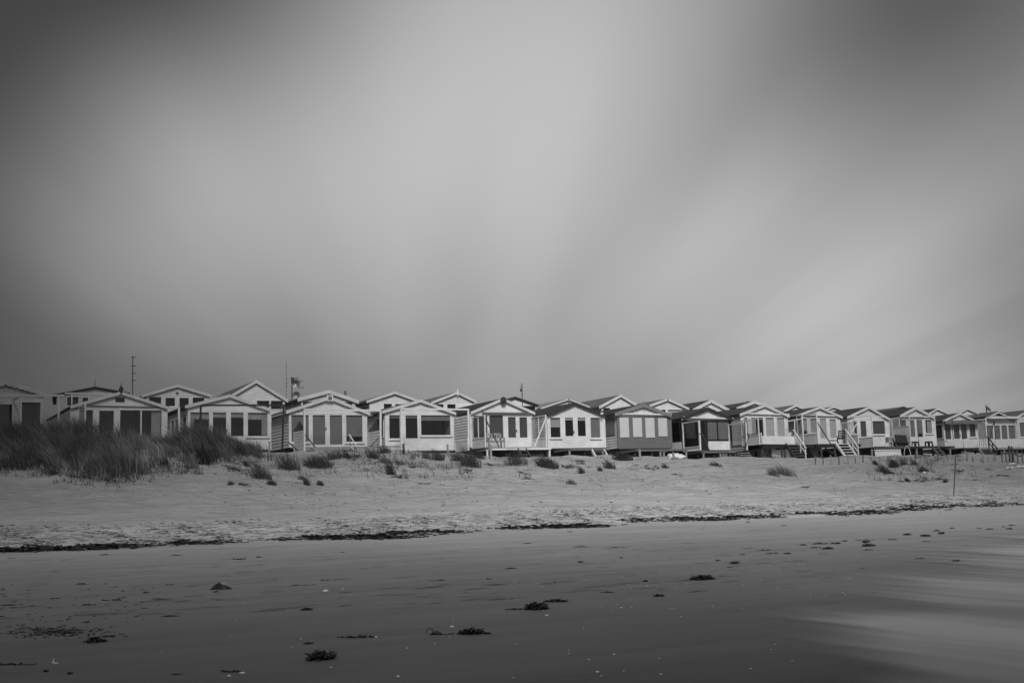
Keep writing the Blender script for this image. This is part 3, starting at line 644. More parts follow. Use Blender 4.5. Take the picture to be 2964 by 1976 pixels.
H.append(hut(dict(z=6, L=(410,625), R=(1205,640), apex=(835,440), tipL=(436,602), tipR=(1243,622), base=612, floor=1132, roof=ROOFD, trim=DARKT, bh=.24, wall=BLACKP, side=BLACKP, corner=BLACKP, gable=WHITE, frame=BLACKP, lap=False,
  label='black beach hut with a white gable and two glazed white windscreens on its deck',
  open=[W_(465,665,640,960,blind=BL(.95,BLINDM),sill=False), D_(720,668,780,965), W_(828,645,1190,966,mull=[1003],blind=BL(.97,BLINDM),sill=False)],  # grey blinds added to lift the dark panes
  gutter=(438,600,1243,620,WHITE),
  deck=dict(l=(750,1146), r=(1285,1152), d=2.4, mat=WOODM, th=.12, posts=[768,1040,1292]),
  screens=[dict(at=(695,652,1062,1135),d=2.3,gmat=SMOKE,w=.11), dict(at=(1450,680,1085,1130),d=2.3,w=.09)],
  sidewin=[(.3,3.2,.75,2.05,SMOKE)],
  extra=[('poly','lower_panel',WHITE,.03,.03,[(840,1130),(1195,1130),(1192,988),(838,988)]), ('bars','wind_brace',WOODD,.06,2.3,[((690,866),(740,866)),((740,866),(856,1132))]), ('bars','wind_brace',DMETAL,.05,2.3,[((1460,878),(1510,878)),((1505,878),(1440,1112)),((1432,680),(1442,1112))])])))
for u0, u1 in ((.06, 3.2),): obj('lower_panel', MB().box(H[8]['ul']-.05, H[8]['ul']-.012, .1, 3.3, .02, .62), WHITE, H[8]['e'])
H.append(hut(dict(z=7, L=(6,1370,600), R=(377,520), apex=(70,342), tipL=(6,1350,545), tipR=(415,500), base=495, floor=905, roof=ROOFD, bh=.22, gable=WHITE,
  label='white beach hut with a solid white parapet round its raised terrace and pale blinds',
  open=[W_(6,1425,600,1480,880,blind=BL(.9)), W_(6,1545,600,1605,890,blind=BL(1)), W_(-62,525,46,790,blind=BL(.1)), W_(82,528,198,792,blind=BL(1)), W_(242,532,345,795,blind=BL(1))],
  gutter=(6,480,412,484,WHITE) if False else (-195,470,412,486,WHITE), skirt=True, under=UNDERL, skirt_y=2.2,
  deck=dict(l=(34,908), r=(495,908), d=2.4, mat=WOODD, edge=BLACKP, th=.3, posts=[36,312], pmat=WOODD),
  screens=[dict(at=(6,1650,612,878,1040),d=2.3,nv=1)],
  extra=[('poly','parapet',WHITE,.05,2.4,[(32,905),(490,910),(490,798),(32,790)])])))
obj('parapet', MB().box(H[9]['fac'](*P(7,34,900),-2.4)[0]-.05, H[9]['fac'](*P(7,34,900),-2.4)[0], -2.395, -.3, -.05, .72), WHITE, H[9]['e'])
H.append(hut(dict(z=7, L=(598,500), R=(1125,520), apex=(848,372), tipL=(530,490), tipR=(1170,517), base=510, floor=902, roof=ROOFD, bh=.2, gable=WVERT,
  label='white beach hut reached by a steep white stair, with a dark chair on its deck',
  open=[W_(606,540,664,760,blind=BL(.8)), W_(716,540,800,745,blind=BL(1)), D_(852,545,944,822,blind=BL(1)), W_(990,552,1078,825,blind=BL(1))],
  gutter=(640,490,1140,505,WHITE), skirt=True, under=UNDERL, skirt_y=2.4,
  deck=dict(l=(660,910), r=(1420,905), d=2.0, mat=WOODD, edge=BLACKP, th=.24, posts=[870,1062], pmat=WOODD),
  screens=[dict(at=(594,480,760,905),d=2.0,nv=0,y0=-.05), dict(at=(802,465,750,900),d=2.6,nv=0)],
  extra=[('bars','wind_brace',WOODD,.06,2.6,[((810,595),(1003,902))]), ('bars','lattice_frame',WHITE,.06,2.0,[((594,545),(390,580,)),((490,560),(492,760))])])))
H.append(hut(dict(z=7, L=(1240,530), R=(1818,545), apex=(1543,372), tipL=(1235,517), tipR=(1835,540), base=540, floor=940, roof=ROOFD, bh=.22, gable=WVERT,
  pane_backing=PANEBACK, label='white beach hut with a large square window beside a half-glazed white screen',
  open=[W_(1312,565,1388,755), D_(1426,566,1508,800), W_(1592,572,1770,762,curtain=[(.45,.95,1)])],
  skirt=True, under=UNDER, skirt_y=2.0,
  deck=dict(l=(1600,950), r=(8,350,948), d=2.2, mat=WOODM, edge=WOODD, th=.12, posts=[1590], pmat=WOODG),
  screens=[dict(at=(1378,582,770,905),d=2.1,nv=1), dict(at=(1582,490,800,945),d=2.4,glass=False)],
  extra=[('bars','wind_brace',WHITE,.06,2.1,[((1368,620),(1305,725))]), ('bars','pergola',WHITE,.06,2.2,[((1250,520),(1580,490)),((1580,490),(1830,540))])])))
H.append(hut(dict(z=8, L=(188,545), R=(692,550), apex=(425,376), tipL=(200,497), tipR=(695,518), base=520, floor=935, roof=ROOFD, scallop=True, bh=.22, gable=WVERT,
  label='white beach hut with wavy bargeboards, two stools and dark folded loungers on its deck',
  open=[W_(200,555,288,745,blind=BL(.6,BLINDM)), D_(347,558,413,802,blind=BL(1,BLINDM)), D_(442,558,522,802,blind=BL(.8,BLINDM)), W_(562,556,650,750,curtain=[(.4,1,1)])],
  gutter=(205,515,690,520,WHITE), skirt=True, under=UNDER, skirt_y=1.6,
  deck=dict(l=(345,938), r=(972,938), d=2.3, mat=WOODD, edge=DARKT, th=.14, posts=[440,915], pmat=WOODG),
  screens=[dict(at=(330,510,640,935),d=2.2,nv=0)],
  extra=[('bars','awning_pole',METAL,.035,2.4,[((445,530),(468,935)),((190,530),(545,520))])])))
H.append(hut(dict(z=8, L=(818,590), R=(1290,600), apex=(1050,462), tipL=(806,573), tipR=(1310,585), base=592, floor=960, roof=ROOFD, bh=.2, gable=WVERT, turn=math.radians(-4),
  pane_backing=PANEBACK, label='beach hut with a scalloped awning strip over five windows and a solid white railing',
  open=[W_(838,615,922,838), D_(965,625,1045,830,handle='r'), D_(1072,626,1150,830), W_(1188,622,1270,800)],
  skirt=True, under=UNDER, skirt_y=2.2, sidewin=[(.2,2.2,.9,2.0,SMOKE)],
  deck=dict(l=(1105,958), r=(1310,960), d=2.2, mat=WOODD, edge=DARKT, th=.16, posts=[1125], pmat=WOODG),
  extra=[('pickets','railing',WHITE,2.2,(1108,840,955),(1305,842,958),.17,False), ('poly','railing_panel',CREAM,.03,2.2,[(868,960),(1100,955),(1100,842),(868,850)]),
         ('bars','awning_pole',DMETAL,.04,2.2,[((938,535),(962,930)),((1080,570),(1106,960)),((1290,578),(1538,572)),((1080,568),(1538,574))])])))
def awning(inf):
    m = MB(); n = 60; a = inf['ul']-.2; b = inf['ur']+.15; z = inf['zb']+.12
    for k in range(n): m.box(a+(b-a)*k/n, a+(b-a)*(k+1)/n, -.5-.02, -.5, z-.17-.1*abs(math.sin(k/n*math.pi*12)), z)
    m.quadbox([(a,-.498,z-.02),(b,-.498,z-.02),(b,-.1,z+.1),(a,-.1,z+.1),(a,-.498,z),(b,-.498,z),(b,-.1,z+.12),(a,-.1,z+.12)]); return m
obj('awning', awning(H[13]), GREYP, H[13]['e'])
H.append(hut(dict(z=8, L=(1415,590), R=(1845,595), apex=(1600,446), tipL=(1490,500), tipR=(1715,505), floor=955, roof=ROOFM, bh=.16, oh=.5, gable=WHITE, turn=math.radians(-4),
  label='beach hut with a straight flat canopy and four tall glass panels behind a picket railing',
  open=[W_(1428,605,1518,835,blind=BL(1,BLINDM),sill=False), D_(1545,608,1622,845,blind=BL(1,BLINDM)), D_(1642,608,1722,845,blind=BL(1,BLINDM)), W_(1740,606,1832,830,blind=BL(1,BLINDM),sill=False)],
  base=560, skirt=True, under=UNDER, skirt_y=2.0,
  deck=dict(l=(1305,962), r=(1990,955), d=2.2, mat=WOODD, edge=WOODG, th=.14, posts=[1570,1678,1755], pmat=WOODG),
  extra=[('pickets','railing',WHITE,2.2,(1305,836,952),(1540,838,952),.2,False), ('pickets','railing',WHITE,2.2,(1548,836,952),(1985,838,950),.2,False),
    ('poly','canopy',WHITE,.45,.02,[(1425,548),(1865,548),(1865,518),(1425,514)]), ('bars','wind_brace',WOODD,.06,2.0,[((1530,590),(1482,830))]), ('bars','pergola',DMETAL,.05,2.2,[((1538,575),(1562,960))]), ('bars','drainpipe',WHITE,.07,.1,[((1835,560),(1860,830))])])))
H.append(hut(dict(z=8, L=(1862,570), R=(2260,585), apex=(2040,415), tipL=(1850,520), floor=955, roof=ROOFM, bh=.18, wall=CREAM, side=CSIDE, turn=math.radians(-4),
  pane_backing=BLINDM, label='rightmost beach hut, only its left wall and dark roof inside the photo edge',
  open=[W_(1900,600,1990,800), W_(2050,600,2200,800)], skirt=True, under=UNDER, sidewin=[(.5,1.6,.9,1.9,SMOKE)])))
# low stuff joining the huts, and the second row behind
B = []
def back(zid, apex, tl, tr, label, **k):
    a = P(zid, *apex) if len(apex) == 2 else P(*apex)
    q = dict(z=zid, apex=apex, label=label, group='second row of beach huts', back=k.pop('dy', 13.5), floor_mat=WOODD, bh=.2, gable=WSIDE, skirt=True)
    if tl: q['tipL'] = tl
    if tr: q['tipR'] = tr
    X = lambda t: t if len(t) == 2 else None
    A_, L_, R_ = apex, tl, tr
    if L_ is None: L_ = (2*A_[0]-R_[0], R_[1])
    if R_ is None: R_ = (2*A_[0]-L_[0], L_[1])
    w = R_[0]-L_[0]; q['L'] = (L_[0]+.07*w, L_[1]+20); q['R'] = (R_[0]-.07*w, R_[1]+20)
    q.update(k); B.append(hut(q)); return B[-1]
back(1, (1080,427), (590,517), (1480,497), 'back-row hut with a low dark roof and thin aerial, left of the plaque hut', roof=ROOFD, trim=DARKT, bh=.1, gable=CREAM, wall=CREAM, side=CSIDE, base=520, depth=6,
  open=[W_(762,535,890,640), W_(935,550,1000,640)], extra=[('bars','porch_frame',WHITE,.09,1.5,[((735,500),(1270,505)),((815,490),(815,640))])], turn=math.radians(-8))
back(2, (445,402), (40,522), (840,522), 'back-row hut with a square vent in its gable above four upright windows', roof=ROOFL, base=525, open=[W_(122,536,260,640), D_(310,553,417,660), D_(468,553,573,660), W_(618,543,752,640)],
  extra=[('poly','gable_vent',GREYP,.03,.03,[(425,510),(458,510),(458,485),(425,485)])])
back(2, (1340,352), (1065,512), (1700,575), 'tallest back-row hut with a steep white gable and a grey roof slope', roof=ROOFM, base=572, depth=9, bh=.24, open=[W_(1345,578,1488,680,sill=False), W_(1505,578,1640,680,sill=False)])
back(3, (595,464), (240,556), (935,580), 'back-row hut rising behind the square-ornament hut, with a stub of pipe on its roof', roof=ROOFG, base=578, bh=.3, open=[W_(300,585,440,660,curtain=[(0,1,.2)]), W_(760,590,860,660)], sidewin=[(.6,1.8,1.2,2.0,SMOKE)],
  extra=[('bars','vent_pipe',METAL,.14,-1.5,[((782,520),(782,474))])])
back(3, (1345,482), (1022,586), (1600,575), 'back-row hut with a row of small side windows, behind the picture-window hut', roof=ROOFM, base=596, bh=.2, open=[W_(1218,620,1310,680), W_(1350,622,1440,680)], sidewin=[(.6,2.2,1.3,2.0,SMOKE)])
back(4, (485,484), (187,600), (700,588), 'back-row hut with white spike finial and vertical-boarded gable', roof=ROOFM, base=606, gable=WVERT, finial=drop_finial(WHITE,.16,.35), open=[W_(240,625,328,690), W_(370,625,465,690)])
back(4, (1140,539), (880,630), (1410,632), 'back-row hut with dark bargeboards beside the whip aerial mast', roof=ROOFD, trim=DARKT, base=640, bh=.12, gable=WHITE, open=[W_(1230,645,1360,700,mat=DARKT)])
back(5, (225,410), (-170,540), (520,520), 'back-row hut with a light roof edge behind the black-trimmed hut', roof=ROOFG, base=525, trim=CREAM, bh=.12, gable=WHITE, finial=drop_finial(GTRIM,.02,.3), turn=math.radians(3))
back(5, (965,352), (657,517), (1195,490), 'back-row hut with a long grey roof slope between the black-trimmed and grey huts', roof=ROOFM, base=525, depth=10, bh=.24, open=[W_(715,540,812,620)])
back(5, (1630,405), (1370,497), (1930,540), 'back-row hut with a striped screen under its gable, behind the grey hut', roof=ROOFM, base=528, bh=.22, finial=drop_finial(GTRIM,.0,.2), open=[W_(1540,548,1600,620), W_(1630,552,1880,640,blind=BL(1))])
back(6, (885,315), (590,467), (1185,470), 'back-row hut right behind the black hut, scalloped strip under its gable', roof=ROOFD, base=470, scallop=True, bh=.26, depth=9)
back(6, (1590,332), (1300,442), (1860,430), 'back-row hut with a small chimney cap, behind the parapet hut', roof=ROOFD, base=440, bh=.3, depth=8, extra=[('bars','chimney_cap',DMETAL,.2,-3.0,[((1478,365),(1478,342))])])
back(7, (510,346), (330,436), (645,405), 'small back-row gable between the parapet hut and the white-stair hut', roof=ROOFM, base=445, bh=.2)
back(7, (1045,371), (925,417), (1172,415), 'small back-row gable peeping over the white-stair hut', roof=ROOFM, base=430, bh=.14)
back(8, (250,372), (80,440), (330,405), 'back-row hut showing only a dark ridge left of the wavy-trimmed hut', roof=ROOFM, base=440, trim=DARKT, bh=.1, gable=WHITE, depth=9)
back(8, (730,396), (608,472), (900,470), 'back-row hut with a white gable right of the wavy-trimmed hut', roof=ROOFD, base=480, bh=.18, depth=9)
back(8, (1160,402), (1010,480), (1315,470), 'back-row hut with a pale roof left of the flagpole', roof=ROOFL, base=480, bh=.12, depth=9)
back(8, (1580,440), (1330,500), (1725,478), 'back-row hut with a dark low roof beside the flag', roof=ROOFD, base=500, bh=.1, trim=DARKT, depth=8)
back(8, (1990,420), (1740,482), (2200,500), 'back-row hut at the right photo edge with a long dark roof', roof=ROOFD, base=500, bh=.1, trim=DARKT, depth=8)
# ------------------------------------------------------------------ stairs and furniture on the decks
stair(H[5], 4, 1172, 1262, 1122, 2.25, 3, WOODD, WOODD, 'short dark steps below the deck with the wooden bench', group='steps up to the huts')
stair(H[6], 5, 552, 722, 1122, 2.35, 3, WHITE, WOODM, 'white-sided steps at the right end of the black-trimmed hut\'s deck', group='steps up to the huts', wd=.07)
stair(H[8], 6, 1290, 1478, 1150, 2.45, 4, WOODD, WOODG, 'dark open steps at the right end of the black hut\'s deck', group='steps up to the huts', wd=.09, slope=.9)
stair(H[9], 7, 362, 498, 890, 2.45, 6, DARKT, WOODM, 'dark stair with a white handrail below the white parapet', rail=WHITE, group='steps up to the huts', wd=.09, slope=.9)
stair(H[10], 7, 1068, 1236, 875, 2.05, 6, WHITE, PLAST, 'steep all-white stair with a white handrail', rail=WHITE, group='steps up to the huts', wd=.12, slope=.9)
stair(H[12], 8, 660, 735, 942, 2.35, 4, WOODM, WOODM, 'narrow steps in front of the hut with two stools', group='steps up to the huts')
stair(H[14], 8, 1312, 1462, 958, 2.25, 5, WOODG, WOODM, 'stair with a dark handrail at the picket railing', rail=DARKT, group='steps up to the huts', wd=.09, side='r')
def on_deck(inf, px, py_dummy, d, zid):
    u = inf['fac'](*P(zid, px, py_dummy), -d)[0]; return inf['world'](u, -d, inf.get('deck_z', 0)+.002)
def legs(e, xs, ys, h, w, mat):
    for x in xs:
        for y in ys: obj('leg', MB().box(x-w/2, x+w/2, y-w/2, y+w/2, 0, h), mat, e)
def bench(loc, th, W, label):
    e = empty('bench', loc, th, label=label, cat='bench'); h = .44
    for s in (-1, 1):
        x = s*(W/2-.05); obj('leg', MB().box(x-.035, x+.035, -.26, -.19, 0, .66), WOODG, e)
        obj('leg', MB().quadbox([(x-.035,.2,0),(x+.035,.2,0),(x+.035,.27,0),(x-.035,.27,0),(x-.035,.3,.98),(x+.035,.3,.98),(x+.035,.36,.98),(x-.035,.36,.98)]), WOODG, e)
        obj('armrest', MB().box(x-.05, x+.05, -.32, .24, .662, .70), WOODG, e)
    m = MB()
    for k in range(5): m.box(-W/2, W/2, -.28+k*.11, -.19+k*.11, h-.03, h)
    obj('seat', m, WOODG, e); m = MB(); m.bar((-W/2+.09,.325,.96), (W/2-.09,.325,.96), .05, .1); m.bar((-W/2+.09,.26,.52), (W/2-.09,.26,.52), .05, .08)
    nb = int(W/.19)
    for k in range(nb): x = -W/2+.16+(W-.32)*k/(nb-1); m.bar((x,.262,.5), (x,.327,.94), .09, .03)
    obj('backrest', m, WOODG, e); return e
bench(on_deck(H[5], 915, 1090, 1.2, 4), H[5]['th'], 1.15, 'weathered wooden slatted bench on the deck of the dark seamed-roof hut')
def armchair(loc, th, label):
    e = empty('deck_chair', loc, th, label=label, cat='chair')
    for s in (-1, 1):
        x = s*.25; obj('leg', MB().bar((x,-.24,0), (x,.10,.62), .05), CUSH, e); obj('leg', MB().bar((x,.28,0), (x,-.2,.45), .05), CUSH, e); obj('armrest', MB().box(x-.03, x+.03, -.28, .2, .622, .65), CUSH, e)
    obj('seat', MB().box(-.25, .25, -.26, .22, .40, .45), CUSH, e); m = MB()
    for x in (-.24, .24): m.bar((x,.18,.42), (x,.42,1.12), .05)
    for k in range(5): q = .14+k*.19; m.bar((-.22,.18+.24*q,.42+.7*q), (.22,.18+.24*q,.42+.7*q), .035, .085)
    obj('backrest', m, CUSH, e); return e
armchair(on_deck(H[10], 1150, 880, 1.5, 7), H[10]['th']+math.radians(-50), 'dark slatted armchair at the top of the white stair')
def plastic_chair(loc, th, label, mat):
    e = empty('plastic_chair', loc, th, label=label, cat='chair')
    for x in (-.22, .22):
        for y in (-.2, .2): obj('leg', MB().bar((x*1.15,y*1.15,0), (x,y,.43), .04), mat, e)
    obj('seat', MB().box(-.25, .25, -.24, .24, .43, .46), mat, e)
    m = MB(); m.quadbox([(-.25,.22,.46),(.25,.22,.46),(.25,.25,.46),(-.25,.25,.46),(-.23,.32,.88),(.23,.32,.88),(.23,.35,.88),(-.23,.35,.88)]); obj('backrest', m, mat, e); return e
plastic_chair(on_deck(H[9], 376, 880, 1.9, 7), H[9]['th']+math.pi, 'white plastic chair whose back shows over the white parapet', PLAST)
def stool(loc, th, label):
    e = empty('stool', loc, th, label=label, cat='stool', group='stools on the deck')
    for x in (-.17, .17):
        for y in (-.17, .17): obj('leg', MB().quadbox([(x*1.25-.04,y*1.25-.04,0),(x*1.25+.04,y*1.25-.04,0),(x*1.25+.04,y*1.25+.04,0),(x*1.25-.04,y*1.25+.04,0),(x-.05,y-.05,.42),(x+.05,y-.05,.42),(x+.05,y+.05,.42),(x-.05,y+.05,.42)]), DPLAST, e)
    obj('seat', MB().box(-.23, .23, -.23, .23, .42, .46).box(-.2, .2, -.21, .21, .34, .419), DPLAST, e); return e
stool(on_deck(H[12], 418, 930, 1.3, 8), H[12]['th'], 'dark stool below the glass double doors')
stool(on_deck(H[12], 612, 930, 1.3, 8), H[12]['th']+.2, 'dark taller-looking stool below the right-hand window')
def lounger(loc, th, label, h=1.0, w=.62):
    e = empty('folded_lounger', loc, th, label=label, cat='lounger', group='folded loungers on the deck')
    m = MB()
    for s in (-1, 1): m.bar((s*w/2,-.2,0), (s*w/2,.12,h), .035); m.bar((s*w/2,.25,0), (s*w/2,-.05,h*.75), .035)
    obj('frame', m, DMETAL, e); m = MB(); m.quadbox([(-w/2,-.22,.08),(w/2,-.22,.08),(w/2,-.08,.08),(-w/2,-.08,.08),(-w/2,.04,h),(w/2,.04,h),(w/2,.17,h),(-w/2,.17,h)]); obj('cushion', m, CUSH, e)
    m = MB(); m.box(-w/2, w/2, -.3, .2, .32, .42); obj('seat', m, CUSH, e); return e
lounger(on_deck(H[11], 98, 930, 1.2, 8), H[12]['th']+.5, 'leftmost dark padded lounger on the deck of the wavy-trimmed hut', .85, .5)
lounger(on_deck(H[11], 190, 930, 1.3, 8), H[12]['th']-.1, 'middle dark padded lounger with a pale frame opening', 1.02, .55)
lounger(on_deck(H[11], 262, 930, 1.1, 8), H[12]['th']-.1, 'right-hand dark padded lounger beside the white post', 1.0, .55)
e_ = empty('stacked_chairs', on_deck(H[11], 52, 930, 1.6, 8), H[12]['th'], label='small stack of white plastic chairs at the left of the dark loungers', cat='chair stack')
for k in range(5): obj('seat', MB().box(-.2, .2, -.2, .2, .40+k*.1, .43+k*.1), PLAST, e_)
obj('leg_frame', MB().box(-.2, -.16, -.2, -.16, 0, .4).box(.16, .2, -.2, -.16, 0, .4).box(-.2, -.16, .16, .2, 0, .4).box(.16, .2, .16, .2, 0, .4), PLAST, e_)
obj('backrest', MB().box(-.2, .2, .2, .24, .43, 1.1), PLAST, e_)
# things stored under the decks
def lean_board(inf, zid, pts, d, mat, label, name='leaning_board', cat='board', thk=.06, tilt=.4):
    ps = [inf['fac'](*P(zid, *p), -d) for p in pts]; zmin = min(p[1] for p in ps); uc = sum(p[0] for p in ps)/len(ps); base = inf['world'](uc, -d, zmin)
    m = MB(); n = len(ps); b = 0
    m.v += [(p[0]-uc, (p[1]-zmin)*tilt, p[1]-zmin) for p in ps]+[(p[0]-uc, (p[1]-zmin)*tilt+thk, p[1]-zmin) for p in ps]
    m.f += [tuple(range(n)), tuple(range(2*n-1, n-1, -1))]+[(i, n+i, n+(i+1)%n, (i+1)%n) for i in range(n)]
    o = obj(name, m, mat); o.location = base; o.rotation_euler = (0, 0, inf['th']); return tag(o, label, cat)
lean_board(H[10], 7, [(735,960),(800,955),(875,1092),(785,1100)], 1.2, WOODG, 'long pale board leaning in the shade under the white-stair hut')
lean_board(H[10], 7, [(880,1000),(960,1010),(1060,1050),(1085,1100),(880,1100)], .9, CUSH, 'dark rounded tarpaulin under the white-stair hut\'s deck', 'tarpaulin', 'tarpaulin', .3, .3)
for (xs, lab) in (((40, 150), 'slatted crate under the parapet hut, left of the dark stair'),):
    m = MB(); p = H[9]['fac'](*P(7, xs[0], 1095), -1.6); q = H[9]['fac'](*P(7, xs[1], 1020), -1.6); w = q[0]-p[0]; h = q[1]-p[1]
    for k in range(4): m.box(0, w, -.02, .0, h*k/4+.02, h*(k+1)/4-.05)
    m.box(0, .06, .001, .3, 0, h); m.box(w-.06, w, .001, .3, 0, h); m.box(.06, w-.06, .28, .3, 0, h)
    o = obj('slatted_crate', m, UNDERL); o.location = H[9]['world'](p[0], -1.6, p[1]); o.rotation_euler = (0, 0, H[9]['th']); tag(o, lab, 'crate')
def wind_fence(inf, zid, x0, y0, x1, y1, yb, d, label):
    p = inf['fac'](*P(zid, x0, y0), -d); q = inf['fac'](*P(zid, x1, y1), -d); zb = inf['fac'](*P(zid, x0, yb), -d)[1]-.3; e = empty('canvas_windbreak', inf['world']((p[0]+q[0])/2, -d, zb), inf['th'], label=label, cat='windbreak')
    w = q[0]-p[0]; h = p[1]-zb; n = 72; m = MB()
    for k in range(n+1):
        x = -w/2+w*k/n; y = .07*math.sin(k/n*math.pi*18); m.v += [(x+.12, y-.05, 0), (x, y, h)]
    for k in range(n): m.f.append((2*k, 2*k+2, 2*k+3, 2*k+1))
    obj('canvas', m, WHITE, e); obj('top_rail', MB().box(-w/2, w/2, -.06, .06, h, h+.06), WHITE, e)
    for k in range(5): x = -w/2+w*(k+.5)/5; obj('post', MB().box(x-.03, x+.03, .08, .14, -.3, h), WOODG, e)
wind_fence(H[11], 7, 1620, 995, 1990, 990, 1090, 3.2, 'ribbed white canvas windbreak standing below the deck with the loungers')
# ------------------------------------------------------------------ small things at the deck edges
def post(px, yt, yb, label, zid='S', w=.09, mat=WOODG, group='weathered fence posts on the dune crest', name='fence_post', cap=False, wire=None):
    a = P(zid, px, yb); g = at_ground(*a); Y = g.y
    top = at_depth(*P(zid, px, yt), Y); h = max(.2, top.z-g.z); lean = (RNG.random()-.5)*.08
    m = MB(); m.quadbox([(-w/2,-w/2,-.3),(w/2,-w/2,-.3),(w/2,w/2,-.3),(-w/2,w/2,-.3),(-w/2*.92+lean,-w/2,h),(w/2*.92+lean,-w/2,h-.02),(w/2*.92+lean,w/2,h),(-w/2*.92+lean,w/2,h+.015)])
    if cap: m.box(-w*.8+lean, w*.8+lean, -w*.8, w*.8, h+.016, h+.07)
    o = obj(name, m, mat); o.location = g; o.rotation_euler = (0, 0, RNG.random()*1.5); tag(o, label, 'post', group); return g, g+Vector((lean, 0, h))
FP = [(7,790,1068,1190),(7,895,1092,1195),(7,1008,1062,1200),(7,1130,1090,1195),(7,1248,1062,1192),(7,1355,1092,1175),(7,1462,1062,1165),(7,1575,1092,1132),(7,1695,1080,1175),(7,1813,1080,1150),(8,30,1078,1150),(8,165,1075,1150),(8,270,1085,1140),(8,365,1080,1200),(8,422,1075,1190),(8,585,1062,1160),(8,740,1062,1158),(8,888,1042,1140),(8,1035,1045,1130),(8,1150,1045,1145),(8,1240,1090,1150),(8,1352,1115,1155),(8,1382,1070,1170),(8,1455,1112,1145),(8,1528,1112,1140),(8,1555,1050,1150)]
tops = []
for z, x, a, b in FP: tops.append(post(x, a, b, 'weathered post in the long row along the dune crest at the right', z, w=.058 if b-a > 100 else .046, mat=WOODM if (x % 3) else WOODG)[1])
for z, x, a, b, lab in ((3,750,1085,1150,'dark post with a cap in the sand below the square-ornament hut'),(3,1440,1090,1185,'dark capped post below the picture-window hut'),(4,380,1078,1195,'thin post left of the big leaning grass tuft'),(4,870,1078,1245,'thick grey post in front of the bench deck'),
    (4,1330,1130,1215,'short dark post beside the bench deck steps'),(5,1235,1125,1245,'thick post under the grey hut\'s deck'),(5,1525,1155,1250,'thin post left of the white sacks'),(5,1718,1165,1275,'thin post in front of the white sacks'),(2,1482,1065,1180,'pale post with a dark cap beside the lace-curtain hut'),(2,1338,1020,1090,'short stake among the grass before the lace-curtain hut')):
    post(x, a, b, lab, z, w=.12 if 'thick' in lab else .08, mat=WOODD if 'dark' in lab and 'pale' not in lab else WOODG, cap='cap' in lab, group=None)
def wire(name, pts, label, r=.008):
    o = obj(name, MB().tube([tuple(p) for p in pts], r, 5), DMETAL); return tag(o, label, 'wire')
for i in (0, 10):
    pts = []
    for j in range(i, i+9): pts.append(tops[j]-Vector((0,0,.06)))
    wire('fence_wire', pts, 'thin sagging wire strung along the %s crest posts' % ('left-hand' if i == 0 else 'middle'))
g1 = at_ground(*P(3,750,1150)); g2 = at_ground(*P(3,1440,1185)); wire('fence_wire', [at_depth(*P(3,755,1105), g1.y), at_depth(*P(3,1440,1105), g2.y)], 'straight dark wire between two capped posts below the white huts', .018)
# tall pole with cross pieces, standing on the slope at the right
g = at_ground(2758, 1435); tp = at_depth(2766, 1320, g.y); e_ = empty('marker_pole', g, 0, label='tall thin marker pole with short cross pieces on the sand slope at the right', cat='pole')
obj('pole', MB().tube([(0,0,-.3), (tp.x-g.x, 0, tp.z-g.z)], .026, 8), WOODD, e_)
for (x, y) in ((985,1085),(976,1195),(977,1275)):
    q = at_depth(*P(8, x, y), g.y)-g; obj('cross_piece', MB().bar((q.x-.16,0,q.z), (q.x+.16,0,q.z+.03), .03), WOODD, e_)
# rope barrier / paling at the right edge
p1 = at_ground(*P(8,1762,1150)); t1 = at_depth(*P(8,1765,928), p1.y)
o = obj('tall_post', MB().box(-.045,.045,-.045,.045,-.3,t1.z-p1.z), WOODD); o.location = p1; tag(o, 'tall dark post at the right end of the dune crest, holding a rope', 'post')
p2 = at_ground(*P(8,1800,1165)); o = obj('short_post', MB().box(-.04,.04,-.04,.04,-.3,1.0), WOODD); o.location = p2; tag(o, 'short dark post right beside the tall rope post', 'post')
p3 = at_ground(*P(8,2080,1160)); pts = [t1-Vector((0,0,.2))+(p3+Vector((0,0,1.3))-t1+Vector((0,0,.2)))*q-Vector((0,0,1.1*q*(1-q)*4*.6)) for q in np.linspace(0,1,12)]
tag(obj('rope', MB().tube(pts, .03, 6), DMETAL), 'dark rope sagging from the tall post out of the photo', 'rope')
e_ = empty('paling_fence', at_ground(*P(8,1900,1180)), yaw(2950), label='low fence of thin upright palings at the right photo edge', cat='fence')
for k in range(15):
    x = -1.3+k*.3+RNG.uniform(-.05,.05); obj('paling', MB().quadbox([(x-.03,-.02,-.3),(x+.03,-.02,-.3),(x+.03,.02,-.3),(x-.03,.02,-.3),(x-.05,-.02,.78+RNG.uniform(-.12,.15)),(x+.01,-.02,.8),(x+.01,.02,.8),(x-.05,.02,.8)]), WOODM, e_)
obj('rail', MB().bar((-1.4,.04,.62), (3,.04,.62), .05), WOODM, e_)
# white sacks
def sack(zid, x, y, w, h, label, n=3, group=None, seed=1):
    g = at_ground(*P(zid, x, y)); s = g.y/F*w/ZM[zid][2]; hh = g.y/F*h/ZM[zid][2]; m = MB()
    for k in range(n):
        q = (k+.5)/n-.5; m.blob((q*s*.62, RNG.uniform(-.1,.1), hh*.36+(.1*hh if k == n//2 else 0)), (s*.30, s*.22, hh*.55), seed+k, .28, 20, 12)
    o = obj('sack', m, PLAST, smooth=True); o.location = g; return tag(o, label, 'sack', group)
sack(5, 1748, 1262, 225, 72, 'bulging white sacks heaped on the sand under the grey hut\'s deck', 4)
sack(8, 1785, 1200, 110, 26, 'upper flat white sack on the slope below the paling fence', 2); sack(8, 1762, 1262, 105, 38, 'lower white sack on the slope below the paling fence', 2, seed=5); sack(8, 1900, 1240, 130, 34, 'white sacks half buried at the right photo edge', 3, seed=9)
